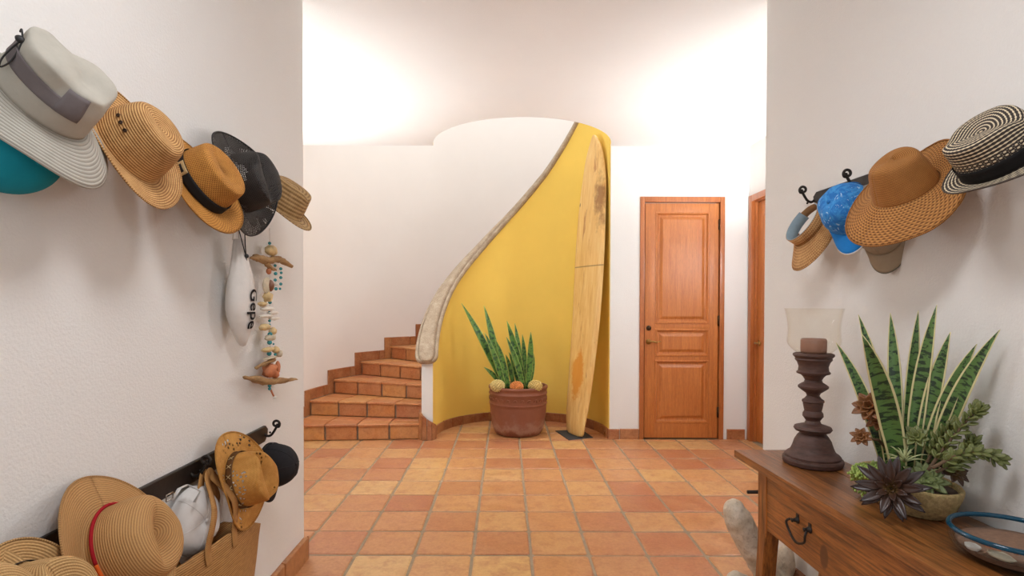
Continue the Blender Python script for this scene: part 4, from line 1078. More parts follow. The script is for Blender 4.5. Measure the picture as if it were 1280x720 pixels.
def fabric(name, c, weave=900, rough=0.9, var=0.06, bump=0.15):
    t = NT(name); v = t.coord('Object'); n = t.noise(v, 40, 3); n2 = t.noise(v, weave, 2)
    t.color(t.mix(n, tuple(x * (1 - var) for x in c), tuple(min(255, x * (1 + var)) for x in c))); t.rough(rough); t.bump(t.math('ADD', t.math('MULTIPLY', n2, 0.4), n), bump, 0.003)
    t.b.inputs['Specular IOR Level'].default_value = 0.2
    return t.m

# ------------------------------------------------------------------ hat building
PROF_ROUND = [(0, 1.0), (0.35, 0.995), (0.62, 0.965), (0.82, 0.88), (0.93, 0.74), (0.985, 0.5), (1.0, 0.25), (1.02, 0)]
PROF_FLAT = [(0, 1.0), (0.4, 1.0), (0.7, 0.995), (0.84, 0.965), (0.9, 0.9), (0.93, 0.7), (0.965, 0.4), (1.0, 0)]
PROF_PALM = [(0, 1.0), (0.32, 0.995), (0.58, 0.975), (0.72, 0.92), (0.80, 0.78), (0.88, 0.5), (0.95, 0.22), (1.0, 0)]
PROF_DOME = [(0, 1.0), (0.3, 0.965), (0.55, 0.87), (0.76, 0.70), (0.9, 0.47), (0.97, 0.25), (1.0, 0)]
NTH = 72
def prof_r(prof, z):
    for (r0, z0), (r1, z1) in zip(prof, prof[1:]):
        if z1 <= z <= z0: return r0 + (r1 - r0) * ((z0 - z) / (z0 - z1) if z0 != z1 else 0)
    return prof[-1][0]
def hat_shape(a, b, H, prof, deform, bw=None, bz=None, nb=10):
    """one surface from the crown centre to the brim edge, uv = (turn, arc length)"""
    P = crom(prof, 4); vs = []; fs = []; uv = []
    rings = []
    for r, z in P[1:]:
        rings.append([deform(Vector((r * a * math.cos(2 * PI * k / NTH), r * b * math.sin(2 * PI * k / NTH), z * H)), z, 2 * PI * k / NTH) for k in range(NTH)])
    top = deform(Vector((0, 0, H)), 1.0, 0.0)
    if bw:
        for i in range(1, nb + 1):
            t = i / nb; ring = []
            for k in range(NTH):
                th = 2 * PI * k / NTH; w = bw(th); base = P[-1][0]
                ring.append(Vector(((base * a + w * t) * math.cos(th), (base * b + w * t) * math.sin(th), bz(th, t))))
            rings.append(ring)
    vs.append(top); uv.append((0.0, 0.0)); arc = [0.0] * NTH; prev = [top] * NTH
    for ring in rings:
        L = sum((ring[k] - prev[k]).length for k in range(0, NTH, 6)) / (NTH / 6)
        for k in range(NTH + 1):
            vs.append(ring[k % NTH]); uv.append((k / NTH, arc[0] + L))
        arc[0] += L; prev = ring
    n = NTH + 1
    for k in range(NTH): fs.append((0, 1 + k, 2 + k))
    for i in range(len(rings) - 1):
        for k in range(NTH):
            p = 1 + i * n + k; fs.append((p, p + n, p + n + 1, p + 1))
    return vs, fs, uv
def hat_band(a, b, H, prof, deform, z0, z1, off=0.003, n=4, bulge=0.0):
    P = crom(prof, 6); vs = []; fs = []; uv = []
    for i in range(n + 1):
        z = z0 + (z1 - z0) * i / n; r = prof_r(P, z); e = off + bulge * math.sin(PI * i / n)
        for k in range(NTH + 1):
            th = 2 * PI * k / NTH; v = deform(Vector((r * a * math.cos(th), r * b * math.sin(th), z * H)), z, th)
            rad = Vector((v.x, v.y, 0)); v = v + rad.normalized() * e; vs.append(v); uv.append((k / NTH, (z - z0) * H))
    for i in range(n):
        for k in range(NTH):
            p = i * (NTH + 1) + k; fs.append((p, p + 1, p + NTH + 2, p + NTH + 1))
    return vs, fs, uv
def frame(px, py, X, n, f):
    p = on_x(px, py, X); n = Vector(n).normalized(); f = Vector(f); f = (f - n * f.dot(n)).normalized(); s = n.cross(f)
    M = Matrix((f, s, n)).transposed().to_4x4(); M.translation = p
    return M
NOD = lambda v, z, th: v
def hat(label, M, a, b, H, prof, mat, deform=NOD, bw=None, bz=None, band=None, th=0.0025, group=None, name='hat', cat='hat', edge=None, edge_r=0.0025):
    root = thing(name, label, cat, mat=M, group=group)
    vs, fs, uv = hat_shape(a, b, H, prof, deform, bw, bz)
    body = mesh('body', vs, fs, mat, root, True, uv); solid(body, th, -1.0)
    if band:
        z0, z1, bm_, off = band[:4]
        vs2, fs2, uv2 = hat_band(a, b, H, prof, deform, z0, z1, off, bulge=band[4] if len(band) > 4 else 0)
        o = mesh('hat_band', vs2, fs2, bm_, root, True, uv2); solid(o, 0.0015, 1.0)
    if edge:
        n = NTH + 1; ring = vs[-n:]
        m = MB(); m.tube(ring, edge_r, 6, cap=False); m.build('brim_edge', edge, root)
    return root
def crease(depth, wy=0.028, pinch=0.25, x0=0.02, side=0.0):
    def f(v, z, th):
        v = v.copy()
        if z > 0.35:
            k = (z - 0.35) / 0.65
            v.z -= depth * math.exp(-(v.y / wy) ** 2) * max(0.0, k) ** 1.5 * (0.75 + 2.0 * max(-0.2, v.x))
            fr = max(0.0, min(1.0, (v.x - x0) / 0.07))
            v.y *= 1 - pinch * fr * k
            if side: v.z -= side * math.exp(-((abs(v.y) - 0.05) / 0.02) ** 2) * k * fr
        return v
    return f

# ------------------------------------------------------------------ upper row, left wall
LN = (0.88, -0.36, 0.24); UP = (0, 0, 1)
G = 'hats on the upper rail of the wall by the staircase'
GREYF = fabric('grey_nylon', (176, 170, 158), 700, 0.85, 0.05, 0.25); GREYD = fabric('dark_grey_mesh', (112, 104, 104), 900, 0.9, 0.08, 0.2)
t = NT('stitched_grey_brim'); tcx = t.n('ShaderNodeTexCoord'); sx_ = t.n('ShaderNodeSeparateXYZ'); t.l(tcx.outputs['UV'], sx_.inputs[0])
hh = t.math('MULTIPLY', t.math('ADD', t.math('SINE', t.math('MULTIPLY', sx_.outputs[1], 2 * PI / 0.0075)), 1.0), 0.5)
t.color(t.mix(t.ramp(hh, [(0.0, (1, 1, 1, 1)), (0.25, (0, 0, 0, 1))]), t.mix(t.noise(t.coord('Object'), 30, 3), (166, 160, 148), (186, 180, 168)), (136, 130, 120))); t.rough(0.9); t.bump(hh, 0.5, 0.002); GBRIM = t.m
def soft(seed, amp):
    def f(v, z, th):
        k = max(0.0, min(1.0, (z - 0.1) / 0.9)); n_ = mnoise.noise(Vector((v.x * 14 + seed, v.y * 14, v.z * 14)))
        return v + Vector((v.x, v.y, v.z * 0.6)).normalized() * (amp * n_ * k)
    return f
SOFT1 = soft(3.0, 0.022)
r = hat('grey nylon sun hat with dark mesh panels and stitched brim on the wall rail', frame(51, 125, -0.985, (0.80, -0.10, 0.56), (-0.5, -0.3, 1)), 0.098, 0.09, 0.108, PROF_FLAT, GREYF, SOFT1, group=G, th=0.002)
vs, fs, uv = hat_shape(0.098, 0.09, 0.108, PROF_FLAT, SOFT1, lambda th: 0.080 + 0.012 * math.cos(2 * th), lambda th, t_: -0.030 * t_ - 0.012 * t_ * t_ + 0.012 * math.sin(3 * th + 0.8) * t_)
n0 = 1 + (len(crom(PROF_FLAT, 4)) - 2) * (NTH + 1)
o = mesh('brim', vs[n0:], [tuple(i - n0 for i in f) for f in fs if min(f) >= n0], GBRIM, r, True, uv[n0:]); solid(o, 0.004, -1)
vs2, fs2, uv2 = hat_band(0.098, 0.09, 0.108, PROF_FLAT, SOFT1, 0.30, 0.62, 0.002)
def band_piece(name, root, args, z0, z1, t0, t1, mat, off=0.002, n=6):
    a, b, H, prof, df = args; vs_, fs_, uv_ = hat_band(a, b, H, prof, df, z0, z1, off, n)
    keep = []
    for f in fs_:
        u = (f[0] % (NTH + 1)) / NTH
        if t0 <= t1: ok = t0 <= u < t1
        else: ok = u >= t0 or u < t1
        if ok: keep.append(f)
    used = sorted({i for f in keep for i in f}); mp = {i: j for j, i in enumerate(used)}
    o = mesh(name, [vs_[i] for i in used], [tuple(mp[i] for i in f) for f in keep], mat, root, True, [uv_[i] for i in used]); solid(o, 0.001, 1.0); return o
A1 = (0.098, 0.09, 0.108, PROF_FLAT, SOFT1)
band_piece('mesh_panel', r, A1, 0.40, 0.68, 0.04, 0.385, GREYD); band_piece('mesh_panel', r, A1, 0.40, 0.93, 0.345, 0.425, GREYD, 0.0026)
BLKC = plain('black_cord', (30, 28, 28), 0.6)
ct_, st__ = math.cos(math.radians(28)), math.sin(math.radians(28))
def ac(rr, dth, z): th = math.radians(50 + dth); return (rr * 0.098 * math.cos(th), rr * 0.09 * math.sin(th), z)
m = MB(); m.tube(crom([ac(1.0, 0, 0.088), ac(1.06, 6, 0.065), ac(1.10, 12, 0.042), ac(1.10, 18, 0.032), ac(1.05, 18, 0.055), ac(1.0, 4, 0.088), ac(1.08, -6, 0.103), ac(1.04, -14, 0.092)], 5), 0.0018, 6); m.build('draw_cord', BLKC, r)
m = MB(); m.ball(ac(1.02, 0, 0.089), (0.009, 0.009, 0.007), 10, 8); m.build('toggle', BLKC, r)

def cap(label, M, crown_mat, bill_mat, bill_edge=None, a=0.095, b=0.083, H=0.12, bill=0.072, droop=0.02, deform=NOD, strap=None, group=None, seams=None, bill_curve=0.016):
    root = thing('cap', label, 'cap', mat=M, group=group)
    vs, fs, uv = hat_shape(a, b, H, PROF_DOME, deform)
    o = mesh('crown', vs, fs, crown_mat, root, True, uv); solid(o, 0.002, -1)
    # bill: crescent in front (+x)
    V = []; F = []; U = []; nt, nr = 24, 7
    for i in range(nr + 1):
        t_ = i / nr
        for k in range(nt + 1):
            an = -1.22 + 2.44 * k / nt; e = math.cos(an / 1.22 * PI / 2) ** 0.55
            x = a * math.cos(an) + bill * t_ * e; y = b * math.sin(an) * (1 + 0.02 * t_)
            V.append((x, y, -bill_curve * (y / b) ** 2 * t_ * 1.2 - droop * t_ + 0.004)); U.append((k / nt, t_ * bill))
    for i in range(nr):
        for k in range(nt):
            p = i * (nt + 1) + k; F.append((p, p + 1, p + nt + 2, p + nt + 1))
    o = mesh('bill', V, F, bill_mat, root, True, U); solid(o, 0.004, 0)
    if bill_edge:
        m = MB(); m.tube(V[-(nt + 1):], 0.0028, 6); m.build('bill_edge', bill_edge, root)
    m = MB(); m.ball((0, 0, H), (0.007, 0.007, 0.004), 12, 6); m.build('button', crown_mat, root)
    if seams:
        for k in range(6):
            th = PI / 6 + k * PI / 3; P_ = crom(PROF_DOME, 4)
            pts = [deform(Vector((r_ * a * math.cos(th), r_ * b * math.sin(th), z_ * H)), z_, th) * 1.004 for r_, z_ in P_[1:]]
            m = MB(); m.tube(pts, 0.0011, 5); m.build('seam', seams, root)
    if strap:
        m = MB(); vs_, fs_, uv_ = hat_band(a, b, H, PROF_DOME, deform, 0.02, 0.16, 0.002, 2); 
        used = [f for f in fs_ if 0.40 < (f[0] % (NTH + 1)) / NTH < 0.6]
        ids = sorted({i for f in used for i in f}); mp = {i: j for j, i in enumerate(ids)}
        o = mesh('strap', [vs_[i] for i in ids], [tuple(mp[i] for i in f) for f in used], strap, root, True); solid(o, 0.002, 1)
    return root
TEALF = fabric('teal_fabric', (18, 132, 150), 800, 0.8, 0.05)
cap('plain teal cap hanging below the grey sun hat', frame(8, 186, -1.045, (0.80, -0.22, -0.30), (0.1, 0.3, 1)), TEALF, TEALF, None, bill=0.065, group=None, droop=0.006, a=0.092, b=0.092, H=0.10)

PALM = straw('palm_straw', (146, 100, 56), (216, 170, 112), 0.0062, 90, 0.8, 0.75, 0.7, 0.7, 0.15)
def palm_def(v, z, th):
    v = v.copy()
    if z > 0.5: v.z -= 0.016 * (z - 0.5) * 2 * math.exp(-((v.x) / 0.07) ** 2 - (v.y / 0.035) ** 2); v.x *= 1 - 0.05 * (z - 0.5)
    return v
r = hat('light palm straw hat with three eyelets in its crown', frame(161, 185, -0.98, (0.88, -0.08, 0.46), (-0.2, -0.1, 1)), 0.102, 0.09, 0.118, PROF_PALM, PALM, palm_def,
        lambda th: 0.062 + 0.008 * math.cos(2 * th), lambda th, t_: (0.030 * abs(math.sin(th)) ** 1.6 - 0.006) * t_ ** 1.4 + 0.03 * max(0, math.cos(th)) ** 4 * t_ ** 2, group=G, edge=PALM)
EYE = plain('dark_eyelet', (66, 44, 28), 0.5, 0.3)
for k in range(3):
    th = math.radians(62 + 14 * k); m = MB(); p = Vector((0.102 * 0.895 * math.cos(th), 0.09 * 0.895 * math.sin(th), 0.059)); m.lathe([(0.0, 0.0015), (0.0025, 0.001), (0.0045, 0.003), (0.005, 0.0)], 12, cap=False)
    o = m.build('eyelet', EYE, r); o.matrix_local = Matrix.Translation(p) @ Vector((p.x / 0.105, p.y / 0.092, 0.1)).to_track_quat('Z', 'Y').to_matrix().to_4x4()

CROCH = straw('crochet_raffia', (134, 82, 30), (208, 146, 70), 0.0046, 70, 1.0, 0.8, 0.9, 0.55, 0.6)
BLKB = fabric('black_ribbon', (30, 28, 28), 600, 0.7, 0.1)
r = hat('golden tan crochet hat with black ribbon band and small patch', frame(250, 230, -0.98, (0.87, -0.10, 0.47), (-0.25, -0.1, 1)), 0.105, 0.092, 0.105, PROF_FLAT, CROCH, palm_def,
        lambda th: 0.066 + 0.008 * math.cos(2 * th), lambda th, t_: (0.022 * abs(math.sin(th)) ** 1.6 - 0.004) * t_ ** 1.4 + 0.012 * math.sin(2 * th + 0.6) * t_, band=(0.02, 0.32, BLKB, 0.003), group=G, edge=CROCH)
PATCH = plain('tan_patch', (190, 160, 112), 0.7)
A3 = (0.105, 0.092, 0.105, PROF_FLAT, palm_def)
pt_ = band_piece('patch', r, A3, 0.03, 0.31, 0.165, 0.235, PATCH, 0.005); band_piece('patch_mark', r, A3, 0.12, 0.22, 0.178, 0.222, BLKB, 0.0062, 3)

BLKS = straw('black_straw', (20, 18, 18), (74, 68, 64), 0.0045, 90, 0.85, 0.55, 0.8, 0.4, 0.5, holes=(100, 165, 0.15, 0.33, 14, 0.50))
r = hat('black openwork straw cowboy hat with chin cord', frame(300, 230, -0.985, (0.96, -0.16, 0.20), (-0.2, -0.15, 1)), 0.108, 0.090, 0.125, PROF_FLAT, BLKS, crease(0.034, 0.026, 0.3),
        lambda th: 0.078 + 0.006 * math.cos(2 * th), lambda th, t_: 0.055 * abs(math.sin(th)) ** 2 * t_ ** 1.5 - 0.012 * abs(math.cos(th)) * t_ ** 1.5, group=G, edge=plain('black_edge', (26, 24, 24), 0.6), edge_r=0.003)
Mi = r.matrix_world.inverted()
m = MB()
for pts in (((297, 281), (302, 300), (307, 319)), ((306, 290), (306.5, 305), (307.5, 319)), ((307, 319), (308, 324), (309, 328))):
    m.tube([Mi @ on_x(x, y, -0.995) for x, y in pts], 0.0022, 6)
m.ball(Mi @ on_x(308, 320, -0.995), (0.009, 0.009, 0.009), 8, 6); m.build('chin_cord', BLKC, r)

PLEAT = NT('pleated_straw'); tcx = PLEAT.n('ShaderNodeTexCoord'); sx_ = PLEAT.n('ShaderNodeSeparateXYZ'); PLEAT.l(tcx.outputs['UV'], sx_.inputs[0])
h1 = PLEAT.math('MULTIPLY', PLEAT.math('ADD', PLEAT.math('SINE', PLEAT.math('MULTIPLY', sx_.outputs[1], 2 * PI / 0.016)), 1.0), 0.5); h2 = PLEAT.math('MULTIPLY', PLEAT.math('ADD', PLEAT.math('SINE', PLEAT.math('MULTIPLY', sx_.outputs[0], 2 * PI * 70)), 1.0), 0.5)
PLEAT.color(PLEAT.ramp(PLEAT.math('ADD', PLEAT.math('MULTIPLY', h1, 0.32), PLEAT.math('MULTIPLY', PLEAT.noise(PLEAT.coord('Object'), 50, 4), 0.5)), [(0.2, (128, 94, 54)), (0.8, (206, 168, 112))])); PLEAT.rough(0.75); PLEAT.bump(PLEAT.math('ADD', h1, PLEAT.math('MULTIPLY', h2, 0.3)), 0.6, 0.003); PLEAT = PLEAT.m
hat('small pale tan pleated straw hat at the wall end, above the shell mobile', frame(349, 259, -0.985, (0.58, -0.10, 0.80), (0.8, -0.1, -0.55)), 0.104, 0.094, 0.122, PROF_FLAT, PLEAT, crease(0.016, 0.03, 0.15),
    lambda th: 0.05 + 0.006 * math.cos(2 * th), lambda th, t_: (0.022 * abs(math.sin(th)) ** 2 - 0.008) * t_ ** 1.4, group=G, edge=PLEAT)

# ------------------------------------------------------------------ lower row, left wall
G2 = 'hats on the lower rail of the wall by the staircase'
TOYO = straw('tan_paper_straw', (164, 120, 74), (196, 150, 96), 0.0058, 80, 0.95, 0.75, 0.8, 0.3, 0.15)
def dents(v, z, th):
    v = v.copy()
    if z > 0.45:
        k = (z - 0.45) / 0.55
        v.z -= 0.05 * math.exp(-((v.x + 0.02) / 0.06) ** 2 - ((v.y) / 0.028) ** 2) * k
        rr = math.hypot(v.x, v.y)
        fr = max(0, min(1, (v.x - 0.01) / 0.08)); v.y *= 1 - 0.3 * fr * k
    return v
r = hat('large tan straw sun hat with red and orange cord band', frame(146, 690, -0.975, (0.85, 0.06, 0.40), (-0.1, 0.25, 1)), 0.112, 0.098, 0.135, PROF_ROUND, TOYO, dents,
        lambda th: 0.088 + 0.004 * math.cos(2 * th), lambda th, t_: (0.035 * abs(math.sin(th)) ** 1.6 - 0.012) * t_ ** 1.3, group=G2, edge=TOYO)
RED = fabric('red_cord', (158, 24, 34), 800, 0.8); ORG = fabric('orange_cord', (222, 98, 34), 800, 0.8); BLU = plain('blue_bead', (20, 70, 150), 0.3)
pts = []
for k in range(NTH + 1):
    th = 2 * PI * k / NTH; z = 0.16; rr = prof_r(crom(PROF_ROUND, 6), z); v_ = dents(Vector((rr * 0.112 * math.cos(th), rr * 0.098 * math.sin(th), z * 0.135)), z, th); v_ += Vector((v_.x, v_.y, 0)).normalized() * 0.004; pts.append(v_)
K0 = 58
m = MB(); m.tube(pts[K0:] + pts[1:21], 0.0042, 8); m.build('red_cord', RED, r)
m = MB(); m.tube(pts[12:K0 + 1] if False else pts[44:K0 + 1], 0.0042, 8); m.build('orange_cord', ORG, r)
m = MB(); m.tube(pts[20:45], 0.0042, 8); m.build('orange_cord', ORG, r)
m = MB(); m.ball(pts[44], 0.008, 10, 8); m.build('bead', BLU, r)

TOYO2 = straw('light_tan_straw', (164, 126, 80), (204, 164, 110), 0.0060, 80, 0.95, 0.75, 0.8, 0.35, 0.2)
r = hat('light tan straw hat with thin black cord, lowest on the rail beside the red-corded hat', frame(34, 768, -0.965, (0.90, 0.12, 0.28), (-0.3, -0.2, 0.9)), 0.102, 0.09, 0.10, PROF_FLAT, TOYO2, crease(0.025, 0.03, 0.2),
        lambda th: 0.05, lambda th, t_: (0.02 * abs(math.sin(th)) ** 2) * t_, band=(0.06, 0.16, BLKB, 0.003), group=G2, edge=TOYO2)
hat('plain bandless tan straw hat overlapped by the black-corded hat', frame(-45, 790, -0.97, (0.85, -0.0, 0.4), (-0.3, 0.2, 1)), 0.10, 0.09, 0.10, PROF_ROUND, TOYO2, NOD, lambda th: 0.06, lambda th, t_: 0.02 * abs(math.sin(th)) ** 2 * t_, group=G2)

GOLD = straw('golden_straw', (172, 112, 46), (228, 172, 90), 0.0032, 120, 0.7, 0.65, 0.7, 0.7, 0.5, holes=(50, 75, 0.6, 0.36, 11, 0.54))
BRB = fabric('brown_leather_band', (96, 64, 34), 500, 0.6, 0.15)
CM = frame(300, 600, -0.99, (0.95, -0.06, 0.20), (-0.3, -0.15, 1))
CD = crease(0.040, 0.024, 0.35, 0.0)
r = hat('golden straw cowboy hat with cut-outs and brown stitched band', CM, 0.104, 0.086, 0.115, PROF_FLAT, GOLD, CD,
        lambda th: 0.072 + 0.008 * math.cos(2 * th), lambda th, t_: 0.034 * abs(math.sin(th)) ** 2 * t_ ** 1.5 - 0.010 * abs(math.cos(th)) * t_ ** 1.5, band=(0.02, 0.22, BRB, 0.003), group=G2, edge=GOLD, edge_r=0.003)
XST = plain('pale_stitch', (200, 178, 130), 0.7)
for k in range(7):
    th = 2 * PI * (0.06 + 0.058 * k); rr = prof_r(crom(PROF_FLAT, 6), 0.12); c = CD(Vector((rr * 0.104 * math.cos(th), rr * 0.086 * math.sin(th), 0.0138)), 0.12, th); rad = Vector((c.x, c.y, 0)).normalized(); tn = Vector((-rad.y, rad.x, 0)); c += rad * 0.0062
    m = MB()
    for s in (-1, 1): m.tube([c - tn * 0.007 - Vector((0, 0, s * 0.008)), c + tn * 0.007 + Vector((0, 0, s * 0.008))], 0.0011, 5)
    m.build('cross_stitch', XST, r)
BLACKF = fabric('black_twill', (40, 38, 40), 700, 0.85, 0.1)
cap('black cotton cap hanging on the end hook behind the golden cowboy hat', frame(338, 582, -1.015, (0.92, -0.2, 0.12), (-0.25, 0.05, -1)), BLACKF, BLACKF, None, seams=plain('black_seam', (28, 26, 28), 0.8), strap=BLACKF, H=0.125, bill=0.06)
WHITEF = fabric('white_cotton', (214, 210, 206), 700, 0.9, 0.03, 0.25)
r = cap('white cotton cap hanging by its strap behind the tote handles', frame(240, 650, -1.05, (0.95, -0.15, 0.05), (-0.1, 0.15, -1)), WHITEF, WHITEF, None, seams=WHITEF, H=0.058, a=0.112, b=0.108, bill=0.05, deform=soft(8.0, 0.024))
Mi = r.matrix_world.inverted()
m = MB(); hk = on_x(258, 592, XL + 0.05)
for px, py in ((215, 626), (243, 628)):
    p = on_x(px, py, -1.0); m.tube([Mi @ p, Mi @ (p + Vector((0.01, 0.02, 0.03))), Mi @ on_x(234, 606, -1.02)], 0.006, 6, flat=0.3)
m.build('strap', WHITEF, r)
NICK = plain('nickel', (150, 140, 128), 0.3, 1.0)
p = on_x(212, 621, -0.985); m = MB(); m.tube([Mi @ (p + Vector((0, dy, dz))) for dy, dz in ((-0.016, -0.009), (0.016, -0.009), (0.016, 0.009), (-0.016, 0.009), (-0.016, -0.009))], 0.0018, 6); m.build('buckle', NICK, r)

# straw tote bag
TOTE = NT('tote_raffia'); tcx = TOTE.n('ShaderNodeTexCoord'); sx_ = TOTE.n('ShaderNodeSeparateXYZ'); TOTE.l(tcx.outputs['UV'], sx_.inputs[0])
h1 = TOTE.math('MULTIPLY', TOTE.math('ADD', TOTE.math('SINE', TOTE.math('MULTIPLY', sx_.outputs[1], 2 * PI / 0.0075)), 1.0), 0.5); nz = TOTE.noise(TOTE.coord('Object', (1, 1, 5)), 26, 5, 0.6)
TOTE.color(TOTE.ramp(TOTE.math('ADD', TOTE.math('MULTIPLY', h1, 0.45), TOTE.math('MULTIPLY', nz, 0.6)), [(0.25, (124, 82, 40)), (0.75, (194, 144, 84))])); TOTE.rough(0.75); TOTE.bump(h1, 0.5, 0.002); TOTE = TOTE.m
STRAP = straw('tote_strap', (164, 116, 64), (206, 160, 100), 0.004, 40, 0.5, 0.7, 0.4, 0.6, 0.2)
tb = Vector((-1.0, 1.87, 0.13))
tote = thing('tote_bag', 'tan straw tote bag hanging open from a wall hook', 'bag', tb)
topz = [(0.0, 0.565), (0.25, 0.578), (0.5, 0.572), (0.75, 0.55), (1.0, 0.475)]
def tote_pt(s, side, d):      # s along the wall 0..1, side 1 = hall side, d = 0 rim .. 1 bottom
    zt = lerp_table(topz, s); z = zt + (0.14 - zt) * d
    sh = 0.07 * d; y = 1.555 + sh + (2.235 - 1.555 - 2 * sh) * s
    bul = math.sin(PI * s) ** 0.7 * (0.055 + 0.02 * math.sin(PI * d))
    x = -1.028 + (bul * 0.85 if side > 0 else -min(bul * 0.55, 0.030)) + 0.035 * s * (1 - d) * side * 0.6
    return Vector((max(x, XL + 0.014), y, z))
for side, nm in ((1, 'front_panel'), (-1, 'back_panel')):
    V = []; F = []; U = []; ns_, nd = 24, 14
    for i in range(nd + 1):
        for k in range(ns_ + 1): p = tote_pt(k / ns_, side, i / nd); V.append(p - tb); U.append((k / ns_ * 0.1, p.z))
    for i in range(nd):
        for k in range(ns_): q = i * (ns_ + 1) + k; F.append((q, q + 1, q + ns_ + 2, q + ns_ + 1))
    solid(mesh(nm, V, F, TOTE, tote, True, U), 0.004, 0)
V = []; F = []
for k in range(25): V += [tote_pt(k / 24, 1, 1) - tb, tote_pt(k / 24, -1, 1) - tb]
for k in range(24): F.append((2 * k, 2 * k + 2, 2 * k + 3, 2 * k + 1))
mesh('bottom', V, F, TOTE, tote, True)
def ribbon(name, pts, w, across, mat, parent, off):
    pts = [Vector(q) for q in crom([tuple(p) for p in pts], 6)]; mb = MB(); leaf_into(mb, [p - off for p in pts], w, across, fold=0.0, shape=lambda t_: 1.0, cols=3)
    return solid(mb.build(name, mat, parent), 0.003)
hkx = Vector((XL + 0.05, hk.y, 0.79))
for side, (s0, s1), ap_ in ((1, (0.33, 0.56), Vector((XL + 0.060, hk.y, 0.792))), (-1, (0.30, 0.60), Vector((XL + 0.045, hk.y - 0.01, 0.790)))):
    a_, b_ = tote_pt(s0, side, 0.12), tote_pt(s1, side, 0.12)
    ox = Vector((0.006 * side, 0, 0))
    a2, b2_ = tote_pt(s0, side, 0.0) + ox, tote_pt(s1, side, 0.0) + ox
    ribbon('handle', [a_ + ox, a2, a2.lerp(ap_, 0.5) + Vector((0.03, -0.02, 0)), ap_ + Vector((0.004, -0.02, -0.02)), ap_, ap_ + Vector((0.004, 0.02, -0.02)), b2_.lerp(ap_, 0.5) + Vector((0.03, 0.025, 0)), b2_, b_ + ox], 0.034, Vector((1, 0, 0.05)), STRAP, tote, tb)

# ------------------------------------------------------------------ drawstring pouch
POUCH = fabric('white_pouch_cloth', (218, 210, 202), 500, 0.95, 0.03, 0.3)
pc_ = on_x(298, 398, -1.035)
pou = thing('drawstring_pouch', 'white cloth drawstring pouch with black lettering hanging under the black hat', 'pouch', (pc_.x, pc_.y, on_x(300, 433, -1.035).z))
zb = pou.location.z
rowsP = [(433, 300, 0.5), (428, 299, 4.5), (420, 298, 9), (408, 298, 15.5), (395, 297.5, 20.5), (383, 297, 22.5), (370, 297, 21.5), (352, 297, 18.5), (335, 296.5, 13.5), (323, 296, 10), (314, 295.5, 8), (306, 295, 6.5), (299, 295, 5.0)]
V = []; F = []; U = []; n_ = 36
for py, pxc, hw in rowsP:
    c = on_x(pxc, py, -1.035); w = hw * c.y / 683 / 0.92; dp = min(0.048, 0.01 + w * 0.55)
    fl_ = max(0.0, min(1.0, (345 - py) / 40)) 
    for k in range(n_):
        a_ = 2 * PI * k / n_; g_ = 1 + 0.10 * fl_ * math.sin(a_ * 9) + 0.02 * math.sin(a_ * 5 + py * 0.1)
        V.append(Vector((pc_.x + 0.012 + dp * math.sin(a_) * g_, c.y + w * math.cos(a_) * g_, c.z)) - pou.location); U.append((k / n_, c.z))
for i in range(len(rowsP) - 1):
    for k in range(n_): F.append((i * n_ + k, i * n_ + (k + 1) % n_, (i + 1) * n_ + (k + 1) % n_, (i + 1) * n_ + k))
F += [tuple(reversed(range(n_)))]
o = mesh('cloth_body', V, F, POUCH, pou, True, U); o.data.validate()
sb_ = o.modifiers.new('round', 'SUBSURF'); sb_.levels = 1; sb_.render_levels = 1
m = MB(); WCORD = plain('white_cord', (200, 188, 176), 0.8)
for a, b3 in (((291, 300), (293, 262)), ((299, 300), (296, 262))): m.tube([on_x(a[0], a[1], -1.025) - pou.location, on_x(b3[0], b3[1], -1.03) - pou.location], 0.002, 6)
m.build('draw_cord', WCORD, pou)
def text_mesh(txt, size, extrude=0.0004):
    cu = bpy.data.curves.new('lettering', 'FONT'); cu.body = txt; cu.size = size; cu.extrude = extrude; cu.align_x = 'CENTER'; cu.align_y = 'CENTER'; cu.offset = 0.0012
    ob = bpy.data.objects.new('lettering', cu); COL.objects.link(ob); dg = bpy.context.evaluated_depsgraph_get(); dg.update()
    me = bpy.data.meshes.new_from_object(ob.evaluated_get(dg)); bpy.data.objects.remove(ob); return me
me = text_mesh('Gepe', 0.072); me.materials.append(plain('black_print', (32, 30, 32), 0.8))
lt = link('lettering', me, pou); lp = on_x(316, 386, -0.995) - pou.location
# wrap the letters onto the cloth: reading downwards along the bulge
for v_ in me.vertices:
    d_along, d_up = v_.co.x, v_.co.y
    py = 386 + d_along / (on_x(300, 386, -1.035).y) * 683
    hw = lerp_table(sorted([(a, c) for a, _, c in rowsP]), py); yc = on_x(297.3, py, -1.035).y; w = hw * yc / 683 / 0.92; dp = min(0.048, 0.01 + w * 0.55)
    ang = math.radians(92) - d_up / max(0.02, w) * 1.0
    v_.co = Vector((pc_.x + 0.012 + (dp + 0.004) * math.sin(ang), yc + (w + 0.004) * math.cos(ang), on_x(297.3, py, -1.035).z)) - pou.location

